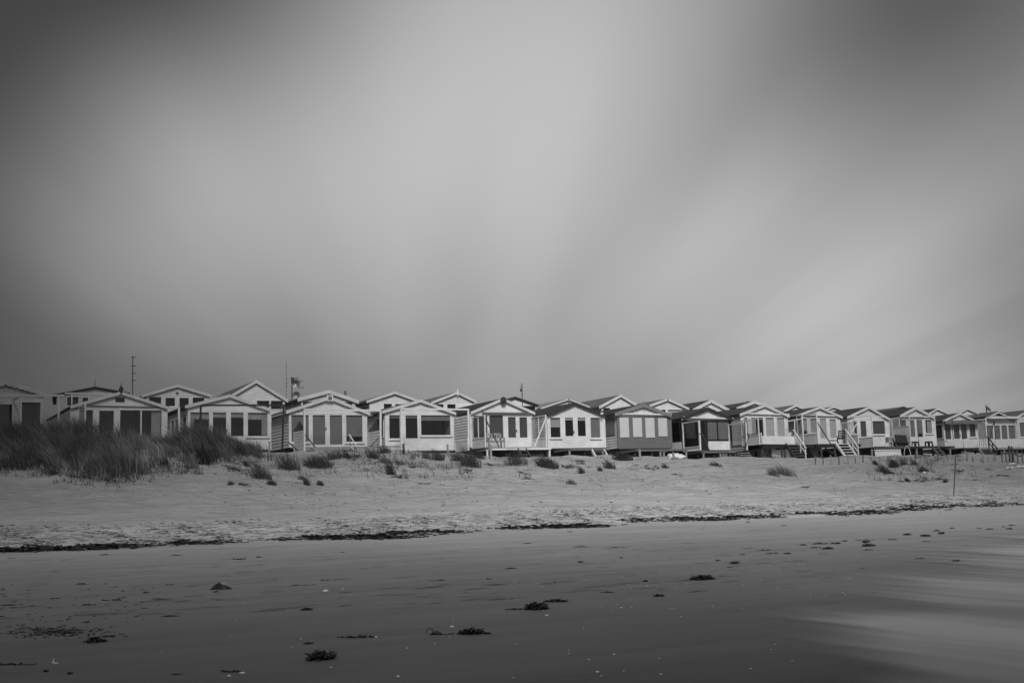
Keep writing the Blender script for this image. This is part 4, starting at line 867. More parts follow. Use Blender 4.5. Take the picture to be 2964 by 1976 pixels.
m = MB()
pass
m = MB().tube([(.22*math.cos(math.pi*k/10), 0, .05+.7*math.sin(math.pi*k/10)) for k in range(11)], .02, 6)
o = obj('white_hoop', m, PLAST); gg = at_ground(*P(8,350,1072)); o.location = gg+Vector((0,.6,-.1)); tag(o, 'white plastic hoop standing under the deck with the stools', 'hoop')
# ball-shaped lamp and urn at the bench deck
gg = at_ground(*P(4,728,1175)); o = obj('float_ball', MB().blob((0,0,0),(.12,.12,.12),3,.03,14,10), PLAST, smooth=True); o.location = at_depth(*P(4,728,1162), gg.y); tag(o, 'pale round buoy hanging under the left corner of the bench deck', 'buoy')
gg = at_ground(*P(4,1150,1215)); hh = (at_depth(*P(4,1150,1120), gg.y)-gg).z; e_ = empty('stone_ornament', gg, 0, label='dark stone ornament with a bowl top in front of the bench deck steps', cat='ornament')
obj('base', MB().tube([(0,0,-.1),(0,0,hh*.35)], .28, 10, .2), WOODM, e_); obj('bowl', MB().tube([(0,0,hh*.35),(0,0,hh*.5),(0,0,hh*.62)], .14, 10, .34), WOODM, e_); obj('knob', MB().tube([(0,0,hh*.62),(0,0,hh)], .3, 10, .16), WOODM, e_)
# ------------------------------------------------------------------ aerials and flag behind the roofs
def mast(x, yt, yb, Y, label, arms, r=.035):
    b = at_depth(x, yb, Y); t = at_depth(x, yt, Y); t.x += .0; e = empty('aerial_mast', (b.x, b.y, b.z-3.2), 0, label=label, cat='aerial')
    o0 = Vector((b.x, b.y, b.z-3.2)); obj('mast', MB().tube([(0,0,0), (t.x-b.x, 0, t.z-b.z+3.2)], r, 7), DMETAL, e)
    for nm, m in arms(lambda px, py: at_depth(px, py, Y)-o0): obj(nm, m, DMETAL if nm != 'satellite_dish' else METAL, e)
    return e
def arms1(f):
    for zy in (93, 192, 275, 355):
        q = f(*P(1, 1515, zy)); m = MB(); m.bar((q.x-.2,0,q.z), (q.x+.2,0,q.z), .04); m.bar((q.x,-.2,q.z), (q.x,.2,q.z), .04); yield 'dipole', m
mast(384.5, 1031, 1136, 86, 'tall whip aerial with four evenly spaced dipoles above the finial hut', arms1, .035)
def dish(q, r, dx):
    m = MB(); n = 14; c = Vector((q.x, 0, q.z)); m.v.append(tuple(c+Vector((0, .06, 0))))
    for k in range(n): m.v.append(tuple(c+Vector((r*math.cos(2*math.pi*k/n), -.05, r*math.sin(2*math.pi*k/n)))))
    m.v.append(tuple(c+Vector((0, .09, 0))))
    for k in range(n): m.f += [(0, 1+k, 1+(k+1)%n), (n+1, 1+(k+1)%n, 1+k)]
    m.bar(c+Vector((0,0,-r*.9)), c+Vector((dx,-.35,0)), .02); return m
def arms2(f):
    for a, b, y in ((1743,1820,330),(1743,1868,362),(1743,1885,434)):
        p = f(*P(2, a, y)); q = f(*P(2, b, y+4)); m = MB(); m.bar((p.x,0,p.z), (q.x,0,q.z), .03)
        for k in range(4): s = .3+.2*k; c = p+(q-p)*s; m.bar((c.x,-.12,c.z-.02), (c.x,.12,c.z+.02), .018); m.bar((c.x,0,c.z-.1), (c.x,0,c.z+.1), .014)
        yield 'crossarm', m
    for x, y, r in ((1790,395,.30),(1795,522,.26)):
        q = f(*P(2, x, y)); yield 'satellite_dish', dish(q, r, -.25)
        p = f(*P(2, 1743, y-14)); yield 'bracket', MB().bar((p.x,0,p.z), (q.x,.08,q.z), .05)
    q = f(*P(2,1752,350)); yield 'amplifier_box', MB().box(q.x-.1, q.x+.1, -.1, .1, q.z-.16, q.z+.16)
mast(844.8, 1091, 1150, 84, 'aerial mast carrying two satellite dishes and side arms', arms2, .04)
def arms3(f):
    for y in (335, 380, 420): q = f(*P(2,1682,y)); yield 'dipole', MB().bar((q.x-.05,0,q.z), (q.x+.12,0,q.z), .03)
mast(828.6, 1050, 1150, 90, 'very thin whip aerial just left of the satellite dishes', arms3, .014)
def arms4(f):
    q = f(*P(4,1214,465)); m = MB(); m.blob((q.x-.03,0,q.z),(.09,.07,.11),3,.1,10,8); yield 'clamp', m
    p = f(*P(4,1202,415)); yield 'side_whip', MB().bar((q.x-.1,0,q.z), (p.x,0,p.z), .03)
mast(1510.6, 1109, 1178, 88, 'stout mast with a short side whip right of the round-ornament hut', arms4, .035)
def arms5(f): return []
mast(275.2, 1098, 1118, 78, 'short thin aerial on the ridge of the low dark back roof', arms5, .02)
b_ = at_depth(*P(8,1428,460), 118); t_ = at_depth(*P(8,1420,352), 118); e_ = empty('flagpole', (b_.x, b_.y, b_.z-3), 0, label='leaning flagpole with a small ragged pennant behind the canopy hut', cat='flag')
obj('pole', MB().tube([(0,0,0), (t_.x-b_.x,0,t_.z-b_.z+3)], .05, 7), DMETAL, e_)
q = Vector((t_.x-b_.x, 0, t_.z-b_.z+3)); m = MB(); m.v += [(q.x+.02+.45*k/6, .08*math.sin(k*1.4), q.z-.02-.07*k) for k in range(7)]+[(q.x+.06+.45*k/6, .08*math.sin(k*1.4), q.z-.5-.03*k) for k in range(7)]
m.f += [(k, k+1, 8+k, 7+k) for k in range(6)]; obj('pennant', m, WOODM, e_)
# ------------------------------------------------------------------ vegetation
def leaf_mat(name, v, var):
    m = gray(name, v, .8, var, 1.5, spec=.2); return m
MARRAM = leaf_mat('marram_leaves', .075, .6); TUFT = leaf_mat('tuft_leaves', .05, .4); CREEP = leaf_mat('creeping_leaves', .04, .4); DRYG = leaf_mat('dry_leaves', .11, .4)
def blades(base, h, lean, w, rng, seg=3, droop=.5):
    # base (n,3), h (n,), lean (n,2)
    n = len(base); t = np.linspace(0, 1, seg+1)
    az = rng.uniform(0, np.pi, n); side = np.stack([np.cos(az), np.sin(az), np.zeros(n)], 1)*w[:, None]/2
    V = []
    for q in t:
        c = base.copy(); c[:, :2] += lean*(q**1.7)[..., None] if np.ndim(q) else lean*q**1.7
        c[:, 2] += h*(q-droop*.35*q**3)
        k = (1-q)**.6 if q < 1 else .08
        V.append(c-side*k); V.append(c+side*k)
    V = np.stack(V, 1).reshape(-1, 3)
    m = 2*(seg+1); i0 = np.arange(n)*m; Fq = []
    for s in range(seg): Fq.append(np.stack([i0+2*s, i0+2*s+1, i0+2*s+3, i0+2*s+2], 1))
    return V, np.concatenate(Fq)
def mesh_np(name, V, Fq, mat):
    me = bpy.data.meshes.new(name); me.vertices.add(len(V)); me.vertices.foreach_set('co', V.astype(np.float32).ravel()); me.loops.add(Fq.size); me.loops.foreach_set('vertex_index', Fq.astype(np.int32).ravel())
    me.polygons.add(len(Fq)); me.polygons.foreach_set('loop_start', np.arange(0, Fq.size, Fq.shape[1], dtype=np.int32)); me.update(calc_edges=True); me.validate(); me.materials.append(mat)
    o = bpy.data.objects.new(name, me); COL.objects.link(o); return o
def dune_line(pts, x): return np.interp(x, [p[0] for p in pts], [p[1] for p in pts])
_t = MARRAM.node_tree; _a = N(_t, 'ShaderNodeAttribute'); _a.attribute_name = 'tone'; _l = bsdf(MARRAM).inputs['Base Color'].links[0]; _src = _l.from_socket
_t.links.new(node_val(_t, 'MULTIPLY', _src, _a.outputs['Fac']), bsdf(MARRAM).inputs['Base Color']); TN = []
# big marram stand on the left dune: lower edge of the grass on the photo, then up over the crest
LOW = [P(1,-200,1370), P(1,0,1370), P(1,250,1390), P(1,500,1400), P(1,950,1470), P(1,1400,1500), P(1,1650,1430), P(1,1750,1370), P(2,200,1375), P(2,330,1330), P(2,540,1400), P(2,760,1440), P(2,860,1370), P(2,1000,1280), P(2,1200,1215), P(2,1420,1180)]
cl = []
rg = np.random.default_rng(5)
tries = 0
while len(cl) < 560 and tries < 6000:
    tries += 1
    x = rg.uniform(-130, P(2,1440,0)[0]); yl = dune_line(LOW, x); top = dune_line(CREST, x)-4
    if top > yl-4: continue
    y = yl-(yl-top)*rg.random()**.85
    if y > yl-22 and rg.random() < .55: continue
    zx, zy = x*3.92, (y-1010)*3.92
    if 330 < zx < 450 and 1070 < zy < 1170: continue
    if 1400 < zx < 1760 and 1060 < zy < 1260 and rg.random() < .55: continue
    if 1600 < zx < 2100 and 1180 < zy < 1280 and rg.random() < .35: continue
    cl.append(at_ground(x, y, 90))
for k in range(330):      # behind the crest
    u_ = rg.uniform(-12, 24); v_ = rg.uniform(57, 63.5); X = u_*TU[0]+v_*TV[0]; Y = u_*TU[1]+v_*TV[1]; px = 1482+F*X/Y
    if px > 745 or px < -160: continue
    cl.append(Vector((X, Y, gz(X, Y))))
V_, F_, off = [], [], 0
for c in cl:
    px = 1482+F*c.x/c.y
    n = int(rg.integers(22, 75)); r = rg.uniform(.15, .6)
    a = rg.uniform(0, 6.28, n); rr = r*np.sqrt(rg.random(n)); bx = c.x+rr*np.cos(a); by = c.y+rr*np.sin(a)
    base = np.stack([bx, by, ground(bx, by)-.03], 1); H_ = rg.uniform(.6, 1.35)*(1.2 if 130 < px < 330 or 560 < px < 640 else .95)
    if px > 660: H_ *= .7
    gap = math.sin(c.x*1.7+1.3*math.sin(c.y*1.1))+math.sin(c.y*1.9+c.x*.6+2)
    if c.y < 57 and gap > .75 and rg.random() < .9: continue
    if 400 < px < 520: H_ *= .68
    tn = float(rg.uniform(.7, 1.5)*(1.25+.75*math.sin(c.x*1.1+c.y*.5)*math.sin(c.y*1.3-c.x*.7))+(1.2 if 330 < px < 520 and rg.random() < .6 else 0)); tn = tn*.45 if rg.random() < .16 else tn
    h = H_*rg.uniform(.55, 1.1, n); lean = np.stack([rg.normal(-.36, .26, n)+(bx-c.x)*.5, rg.normal(-.02, .2, n)+(by-c.y)*.4], 1)*h[:, None]/.9
    v, f = blades(base, h, lean, rg.uniform(.010, .026, n), rg); V_.append(v); F_.append(f+off); off += len(v); TN.append(np.repeat(tn*rg.uniform(.5, 1.7, n), len(v)//n))
for _ in range(230):      # ragged creeping growth along the lower edge of the stand
    x = rg.uniform(-100, 560); c = at_ground(x, dune_line(LOW, x)-rg.normal(6, 12), 90); n = int(rg.integers(8, 26)); r = rg.uniform(.1, .4)
    bx = c.x+rg.normal(0, r, n); by = c.y+rg.normal(0, r, n); base = np.stack([bx, by, ground(bx, by)-.02], 1); h = rg.uniform(.06, .34)*rg.uniform(.5, 1.2, n)
    v, f = blades(base, h, rg.normal(-.05, .14, (n, 2)), rg.uniform(.012, .03, n), rg); V_.append(v); F_.append(f+off); off += len(v); TN.append(np.full(len(v), rg.uniform(.35, 1.1)))
mg = mesh_np('marram_grass', np.concatenate(V_), np.concatenate(F_), MARRAM); at_ = mg.data.attributes.new('tone', 'FLOAT', 'POINT'); at_.data.foreach_set('value', np.concatenate(TN).astype(np.float32))
tag(mg, kind='stuff', label='dense wind-bent marram grass covering the left dune', cat='grass')
TU_ = [ # zoom, x, y base, height, width, kind, label
 (2,1370,1470,190,190,'g','bushy tuft below the right corner of the lace-curtain hut'),
 (2,1680,1370,220,220,'g','slanting tuft left of the dark mound below the square-ornament hut'),
 (2,1215,1330,70,70,'g','small tuft left of the bushy tuft'), (2,1060,1360,60,140,'c','low scrub at the foot of the big grass stand'),
 (2,1210,1535,60,80,'c','leafy sprig lowest on the slope below the lace-curtain hut'), (2,1500,1540,70,90,'g','loose sprig under the bushy tuft'), (2,1040,1545,50,60,'g','tiny sprig at the left on bare sand'),
 (3,430,1335,140,290,'m','dark overhanging grass mound below the square-ornament hut'), (3,630,1255,110,240,'g','wide tuft on the crest before the double doors'),
 (3,790,1240,80,90,'g','thin tuft right of the wide crest tuft'), (3,920,1215,55,110,'c','flat plant on the crest right of the double doors'),
 (3,1080,1240,125,120,'g','upright tuft on the crest under the right slatted screen'), (3,1200,1180,90,130,'g','dark crest tuft right of the right slatted screen'),
 (3,1225,1290,80,130,'g','pale loose tuft below the dark crest tuft'), (3,1400,1300,90,200,'c','trailing plants below the picture-window hut'),
 (3,1290,1425,170,90,'g','tall narrow tuft low on the slope below the picture-window hut'), (3,1405,1465,80,90,'c','dark plants right of the tall narrow tuft'),
 (3,1815,1265,140,130,'g','round tuft on the crest below the picture window'), (3,1690,1240,80,80,'g','sparse tuft left of the round crest tuft'),
 (3,335,1545,110,60,'g','sprig at the very left below the dark mound'), (3,490,1545,60,70,'g','spiky sprig on smooth sand below the dark mound'), (3,270,1480,50,70,'g','faint sprig left of the spiky sprig'),
 (3,1540,1335,50,60,'c','dark runner plant right of the trailing plants'),
 (4,610,1330,260,210,'g','largest leaning tuft left of the bench deck'), (4,470,1270,110,160,'g','feathery grass at the foot of the largest leaning tuft'), (4,720,1235,120,120,'g','tuft under the left corner of the bench deck'),
 (4,1120,1310,170,230,'g','broad tuft in front of the bench deck steps'), (4,1480,1340,140,220,'m','broad dark tuft right of the bench deck'), (4,1730,1340,60,120,'c','dark creeping patch under the black-trimmed hut'),
 (4,1880,1280,55,100,'c','creeping patch under the steps of the black-trimmed hut'), (4,1890,1415,90,60,'g','thin upright tuft below the black-trimmed hut'), (4,870,1315,45,160,'c','flat dark plants at the crest before the bench deck'),
 (4,1235,1410,40,50,'c','lone dark plant on the slope below the bench deck'), (4,1280,1470,30,90,'c','scrap of plants lowest below the bench deck'), (4,1765,1530,60,110,'g','pale grass on the lower slope below the black-trimmed hut'),
 (4,620,1375,40,70,'c','dark scrap under the largest leaning tuft'), (4,140,1530,30,90,'c','dark scrap on the slope below the picture-window hut'),
 (5,965,1285,130,240,'m','dark bush between the black-trimmed hut and the grey hut'), (5,790,1400,140,150,'g','leaning tuft below the dark bush'), (5,670,1440,70,60,'g','thin sprig left of the leaning tuft below the dark bush'),
 (5,1390,1400,60,140,'c','straggling plants on the slope below the grey hut'), (5,1590,1395,70,80,'g','small tuft below the white sacks'), (5,1770,1490,30,80,'c','dark weed low on the slope below the white sacks'),
 (6,945,1385,75,170,'g','flat tuft on the crest before the black hut'), (6,1880,1540,130,170,'g','sparse grass below the parapet hut, left part'),
 (7,310,1340,150,270,'g','sparse stalky grass below the dark stair'), (7,660,1515,45,90,'c','isolated plant low on the slope below the white stair'),
 (7,1735,1300,120,180,'g','tuft among the crest posts below the windbreak'), (7,1640,1200,80,60,'g','small tuft at the left of the windbreak'), (7,1890,1240,130,130,'g','dense tuft among the crest posts at the right of the windbreak'), (7,1800,1310,40,110,'c','dark plants at the foot of the crest-post tuft'),
 (8,110,1230,120,110,'g','tuft below the dark loungers'), (8,20,1310,60,80,'c','dark plants low under the dark loungers'), (8,250,1205,110,80,'g','sparse stalks under the stools'), (8,400,1200,90,80,'g','sparse stalks right of the stool tuft'),
 (8,520,1300,80,130,'g','grass right of the white litter'), (8,650,1420,90,180,'c','long dark plant patch above the marker pole foot'), (8,210,1440,45,50,'c','leftmost dark weed in the bottom row at the right'), (8,315,1440,70,60,'g','second grass sprig of the bottom row at the right'),
 (8,430,1430,40,60,'c','third weed of the bottom row at the right'), (8,510,1435,40,40,'c','fourth weed of the bottom row at the right'), (8,850,1450,50,50,'g','sprig just left of the marker pole'), (8,1060,1290,40,70,'c','dark weed right of the marker pole'),
 (8,1645,1355,55,100,'c','dark round weed on the right-hand slope'), (8,1437,1268,30,70,'c','dark hump of weed right of the marker pole'), (8,1265,1420,30,40,'c','tiny weed low right of the marker pole')]
rg = np.random.default_rng(8)
for zz, x, y, hp, wp, kd, lab in TU_:
    k = ZM[zz][2]; g = at_ground(*P(zz, x, y)); s = g.y/F/k; hh = hp*s*(1.42 if kd != 'c' else 1.1); ww = wp*s*1.45
    if kd == 'c':
        nc = int(6+ww*5); cx = rg.normal(0, ww*.30, nc); cy = rg.normal(0, ww*.28, nc); n = int(130+ww*190); j = rg.integers(0, nc, n); sp_ = ww*.5/math.sqrt(nc)
        bx = g.x+cx[j]+rg.normal(0, sp_*.55, n); by = g.y+cy[j]+rg.normal(0, sp_*.55, n); base = np.stack([bx, by, ground(bx, by)-.01], 1)
        h = hh*rg.uniform(.10, .75, n)*rg.uniform(.3, 1.15, nc)[j]; lean = rg.normal(0, .12, (n, 2)); w = rg.uniform(.008, .024, n); mt = CREEP
    else:
        n = int((130 if kd == 'g' else 300)+ww*(200 if kd == 'g' else 270)); sg = ww*.21
        ox = np.clip(rg.normal(0, sg, n), -1.7*sg, 1.7*sg); oy = np.clip(rg.normal(0, sg*.9, n), -1.5*sg, 1.5*sg); r2 = (ox**2+oy**2)/(2*sg*sg); bx = g.x+ox+ww*.12; by = g.y+oy+.1
        base = np.stack([bx, by, ground(bx, by)-.02], 1); h = hh*np.exp(-.32*r2)*(.4+.75*rg.random(n)**.8); lean = np.stack([rg.normal(-.40, .24, n)*h+ox*.25, rg.normal(0, .22, n)*h], 1); w = rg.uniform(.007, .015, n)
        mt = TUFT if 'pale' not in lab and 'sparse' not in lab and 'faint' not in lab else DRYG
        if kd == 'm': h *= .95; w *= 1.5
    v, f = blades(base-np.array(g), h, lean, w, rg, 3, .6)
    if kd == 'c': f = f[rg.random(len(f)) < .97]
    o = mesh_np('dune_plant' if kd == 'c' else 'grass_tuft', v, f, mt); o.location = g
    tag(o, lab, 'dune plant' if kd == 'c' else 'grass tuft', 'tufts and plants on the dune face')
# loose low growth along the crest and drift stalks
V_, F_, off = [], [], 0
for _ in range(680):
    x = rg.choice([rg.uniform(620, 1900), rg.normal(1130, 110), rg.normal(700, 60), rg.normal(2660, 90)]); y = dune_line(CREST, x)+4+70*rg.random()**1.8
    c = at_ground(x, y); n = int(rg.integers(5, 22)); r = rg.uniform(.06, .32); bx = c.x+rg.normal(0, r, n); by = c.y+rg.normal(0, r, n)
    base = np.stack([bx, by, ground(bx, by)-.02], 1); h = rg.uniform(.06, .36)*(1 if rg.random() < .8 else 1.6)*rg.uniform(.4, 1.2, n); v, f = blades(base, h, rg.normal(-.09, .13, (n, 2)), rg.uniform(.008, .022, n), rg); V_.append(v); F_.append(f+off); off += len(v)
tag(mesh_np('dune_scrub', np.concatenate(V_), np.concatenate(F_), leaf_mat('scrub_leaves', .075, .5)), kind='stuff', label='loose low plants strewn along the dune crest', cat='dune plants')
# ------------------------------------------------------------------ seaweed
WEED = gray('seaweed_fronds', .0075, .45, .4, 6, spec=.5)
def frond_heap(w, h, n, seed, dep=None, long=False):
    r_ = random.Random(seed); m = MB(); dep = dep or w*.5
    if not long: m.blob((0, 0, 0), (w*.36, dep*.36, h*.62), seed, .5, 16, 8, flat=.05)
    for i in range(n):
        a = r_.uniform(0, 6.28); q = math.sqrt(r_.random())*.75; x = w*.5*q*math.cos(a)*(1.25 if long else .8); y = dep*.5*q*math.sin(a)
        top = h*max(.12, 1-(abs(x)/(w*.5))**1.4)*r_.uniform(.3, 1.0); z = top*r_.uniform(.1, .8); d = r_.uniform(0, 6.28); pts = []; L = r_.uniform(.2, .5)*min(w, max(h*5, .12))*(1 if not long else .8)
        for k in range(6):
            pts.append(Vector((x, y, max(.004, z)))); d += r_.uniform(-.8, .8); x += L/5*math.cos(d); y += L/5*math.sin(d); z += r_.uniform(-.3, .3)*h
            if abs(x) > w*.55: x *= .92
            z = min(z, h*1.05)
        wd = r_.uniform(.004, .011)*(1+w); sd = Vector((math.sin(a), -math.cos(a), r_.uniform(-.4, .4))).normalized()*wd; b = len(m.v)
        for k, p in enumerate(pts):
            t = (1.0, 1.2, .8, 1.3, .9, .25)[k]; m.v += [tuple(p-sd*t), tuple(p+sd*t), tuple(p+Vector((0, 0, wd*.5*t)))]
        for k in range(5):
            for u in range(3): m.f.append((b+3*k+u, b+3*k+(u+1)%3, b+3*k+3+(u+1)%3, b+3*k+3+u))
    return m
SW = [ # zoom, x centre, y bottom, w, h, label
 ('D',715,832,270,90,'largest tangled seaweed clump, nearest the bottom edge left of centre'), ('D',2080,605,230,62,'heaped seaweed clump with a tail, right of the seaweed loop'), ('D',1045,640,390,32,'long low strand of seaweed beside a white shell'),
 ('D',590,390,130,26,'knobbly seaweed piece with an upturned end'), ('D',600,697,75,10,'short flat seaweed strip above the largest clump'), ('F',480,382,235,78,'spiky seaweed mound in the lower centre'), ('F',280,386,160,12,'thin seaweed tail trailing left of the spiky mound'), ('F',655,316,215,34,'smooth flat-topped seaweed heap behind the spiky mound'),
 ('F',30,606,70,20,'end of seaweed tail right of the heaped clump'), ('F',1110,231,160,12,'thin seaweed streak right of the smooth heap'), ('F',1585,265,145,26,'bristly seaweed strip right of the thin streak'), ('F',1985,113,215,52,'curly seaweed tangle right of centre'), ('F',1465,132,58,22,'small seaweed piece with a raised horn'), ('F',645,138,40,10,'small curled scrap above the smooth heap'),
 ('B',865,682,190,62,'dark seaweed clump at the lower left'), ('B',985,632,150,22,'seaweed tail joined right of the lower-left clump'), ('B',130,888,370,32,'long seaweed strip leaving the photo at the left edge'), ('B',415,948,52,18,'left one of two dark scraps at the bottom left corner'), ('B',635,968,58,24,'right one of two dark scraps at the bottom left corner'), ('B',1605,974,95,14,'tadpole-shaped seaweed scrap at the bottom'), ('B',2100,950,190,30,'flat crossed seaweed strands beside two shells at the bottom'),
 ('B',1545,448,190,20,'flat dark seaweed slab below the stone'), ('B',1955,228,75,14,'seaweed scrap just in front of the stone'), ('B',735,155,100,16,'peaked scrap in the upper left of the wet sand'), ('B',1010,303,230,18,'low line of seaweed with a lump, left wet sand'), ('B',800,345,130,16,'double-pointed scrap at the left wet sand'), ('B',1415,290,115,12,'flat leaf-shaped seaweed left of the stone'), ('B',1325,235,60,16,'small lump left of the stone'), ('B',85,348,150,20,'pair of flat scraps by the left edge'), ('B',500,287,115,12,'flat streak in the left wet sand'),
 ('B',1530,162,100,12,'bumpy little line above left of the stone'), ('B',780,505,60,20,'scrap above the lower-left seaweed patch'),
 ('E',470,925,0,0,''), ('E',245,924,100,12,'stick-like seaweed strip above the spiky mound'), ('E',878,868,55,22,'small dark hump in the centre wet sand'), ('E',1250,827,52,12,'low peaked scrap in the centre wet sand'), ('E',870,727,150,12,'flat streak of seaweed under the tide line, centre'), ('E',1190,736,250,10,'long faint seaweed streak under the tide line, centre'), ('E',400,698,112,12,'seaweed strand under the tide line, left of centre'), ('E',2125,854,52,16,'small horned scrap left of the arched seaweed'), ('E',2280,878,92,30,'arched seaweed piece with a hole at the right of centre'), ('E',2235,912,62,10,'flat scrap below the arched seaweed'), ('E',780,592,62,9,'short strip close under the tide line'),
 ('C',1440,655,90,12,'dark scrap right below the biggest wrack heap'), ('C',1625,642,85,14,'double hump right of the biggest wrack heap'), ('C',150,822,55,12,'small scrap on the smooth sand at left'), ('C',915,778,45,8,'tiny strip on the smooth sand, centre left'),
 ('D',745,122,90,12,'bumpy scrap above the knobbly piece'), ('D',550,165,250,8,'long thin streak above the knobbly piece'), ('D',1770,122,180,10,'thin line of scraps above right'), ('D',2245,112,52,8,'flat oval scrap above right'), ('A',2170,748,150,18,'peaked strand below the tide line at left'), ('A',1605,712,145,12,'straight strand below the tide line at left'), ('A',945,706,80,14,'snail-shaped scrap below the tide line at far left'), ('A',100,738,75,10,'scrap below the tide line near the left edge'),
 ('G',740,610,145,18,'left of two long seaweed ridges in the right wet sand'), ('G',862,607,95,16,'low hump right of the long seaweed ridge'), ('G',705,638,100,14,'lower left strand of the right-hand seaweed cluster'), ('G',808,648,115,24,'double-peaked clump of the right-hand seaweed cluster'), ('G',1120,626,115,30,'conical seaweed mound in the right wet sand'), ('G',1105,596,70,22,'seaweed lump just behind the conical mound'), ('G',1125,657,95,12,'flat strip just in front of the conical mound'), ('G',1090,578,180,7,'thin line behind the conical mound'),
 ('G',1300,576,110,12,'long flat strip right of the conical mound'), ('G',1575,548,95,18,'spiky strip in the far right wet sand'), ('G',1700,529,65,22,'peaked clump in the far right wet sand'), ('G',1662,507,62,12,'scrap behind the peaked far-right clump'), ('G',1430,538,62,16,'triangular scrap left of the spiky strip'), ('G',1575,590,90,12,'lone strip nearest the water at right'), ('G',1785,486,52,10,'far scrap right of the peaked clump'), ('G',2000,487,52,10,'far scrap beyond the water, left'), ('G',2080,494,70,12,'far scrap beyond the water, middle'), ('G',2240,492,56,14,'far scrap beyond the water near the right edge'), ('G',2250,464,64,12,'farthest scrap near the right edge'), ('G',2190,475,44,9,'small scrap left of the farthest scrap'),
 ('G',300,658,110,14,'crumbled strand right of the arched seaweed'), ('G',365,685,110,14,'flat ragged strand below the crumbled strand'), ('G',485,686,64,16,'two-horned scrap right of the ragged strand'), ('G',130,692,62,9,'flat scrap above the arched seaweed'), ('G',460,465,70,9,'scrap under the tide line at right of centre'), ('G',178,438,42,9,'small scrap under the tide line at right of centre'), ('G',620,617,70,12,'scrap at the left end of the right-hand cluster'), ('G',940,585,60,10,'scrap between the cluster and the conical mound'), ('G',1815,748,82,22,'blurred seaweed lump standing in the milky water'), ('G',1525,728,110,14,'faint seaweed in the edge of the milky water')]
for i, (zz, x, y, wp, hp, lab) in enumerate(SW):
    if not lab: continue
    k = ZM[zz][2]; g = at_ground(*P(zz, x, y)); s = g.y/F/k; w = wp*s; h = hp*s
    lng = hp < .16*wp; n = int(min(150, 14+w*150)) if not lng else int(min(90, 12+w*70))
    if 'largest' in lab or 'spiky' in lab or 'heaped' in lab or 'curly' in lab: n = 190
    m = frond_heap(w, max(h*.8, .015), n, 100+i, dep=(w*.55 if not lng else max(.06, w*.22)), long=lng); o = obj('seaweed', m, WEED); o.location = g+Vector((0, 0, -.004)); o.rotation_euler = (0, 0, RNG.uniform(-.15, .15) if lng else RNG.uniform(0, .4))
    tag(o, lab, 'seaweed', 'seaweed washed up on the wet sand')
# the loop of kelp
g = at_ground(*P('D',1760,614)); s = g.y/F/3.136; m = MB()
m.tube([((-52+30*math.cos(t))*s, .02*math.sin(t*2), (28+26*math.sin(t))*s) for t in np.linspace(-1.9, 3.6, 18)], 5*s, 7, 3*s)
m.blob((5*s, .03, 4*s), (48*s, 34*s, 20*s), 3, .4, 16, 8, .1); m.tube([(30*s,0,3*s),(90*s,-.02,2*s),(130*s,.02,5*s),(165*s,0,10*s)], 4*s, 6, 6*s)
o = obj('seaweed', m, WEED, smooth=True); o.location = g; tag(o, 'kelp stalk bent into an upright loop left of the heaped clump', 'seaweed', 'seaweed washed up on the wet sand')
# wrack line along the high-tide mark, and the litter above it
V_, F_, off = [], [], 0
def scatter_frond(c, L, wd, rg, zt):
    n = 5; d = rg.uniform(0, 6.28); p = np.array(c, float); pts = []
    for k in range(n): pts.append(p.copy()); d += rg.uniform(-.9, .9); p = p+np.array([math.cos(d), math.sin(d)*.7, rg.uniform(-.25, .25)])*L/n; p[2] = max(c[2]-.01, min(p[2], c[2]+zt*.5))
    a = rg.uniform(0, 6.28); sd = np.array([math.cos(a), math.sin(a), .6])*wd; V = []
    for q in pts: V += [q-sd, q+sd]
    return np.array(V), np.array([[2*k, 2*k+1, 2*k+3, 2*k+2] for k in range(n-1)])
rg = np.random.default_rng(21)
HEAPS = [P('A',60,680), P('A',250,675), P('A',320,665), P('A',640,660), P('A',760,655), P('A',950,645), P('A',1050,640), P('A',1740,610), P('C',700,655), P('C',1000,655), P('C',1090,650), P('C',1270,650), P('C',1480,612), P('C',1770,600), P('E',400,558), P('E',740,555), P('E',900,545), P('E',1010,545), P('E',1420,500), P('E',1700,495), P('E',1880,480), P('E',2080,490), P('G',60,405), P('G',300,395), P('G',640,375), P('G',880,378), P('G',1100,368), P('G',1180,360), P('G',1420,345), P('G',1520,328), P('G',1680,325), P('G',2000,315), P('G',2220,300)]
def add_fr(px, py, n, sx, sy, hz, L, wd):
    global off
    g = at_ground(px, py)
    for _ in range(n):
        X = g.x+rg.normal(0, sx)*TU[0]+rg.normal(0, sy)*TV[0]; Y = g.y+rg.normal(0, sx)*TU[1]+abs(rg.normal(0, sy))*TV[1]
        v, f = scatter_frond((X, Y, gz(X, Y)+.01+rg.random()**2*hz), L*rg.uniform(.5, 1.3), wd*rg.uniform(.5, 1.4), rg, hz+.02); V_.append(v); F_.append(f+off); off += len(v)
for hx, hy in HEAPS: add_fr(hx, hy-1, 75 if hx < 1700 else 42, .5, .09, .05, .35, .022)
for x in range(-40, 3010, 9):
    y = dune_line(TIDE, x)
    if math.sin(x*.013)+math.sin(x*.031+1)+rg.normal(0, .6) > (-.2 if x < 1300 else .35): add_fr(x, y-2, int(rg.integers(4, 14)), .3, .05, .010, .22, .012)
tag(mesh_np('seaweed_wrack', np.concatenate(V_), np.concatenate(F_), WEED), kind='stuff', label='black band of seaweed wrack along the high-tide mark', cat='seaweed')
V_, F_, off = [], [], 0
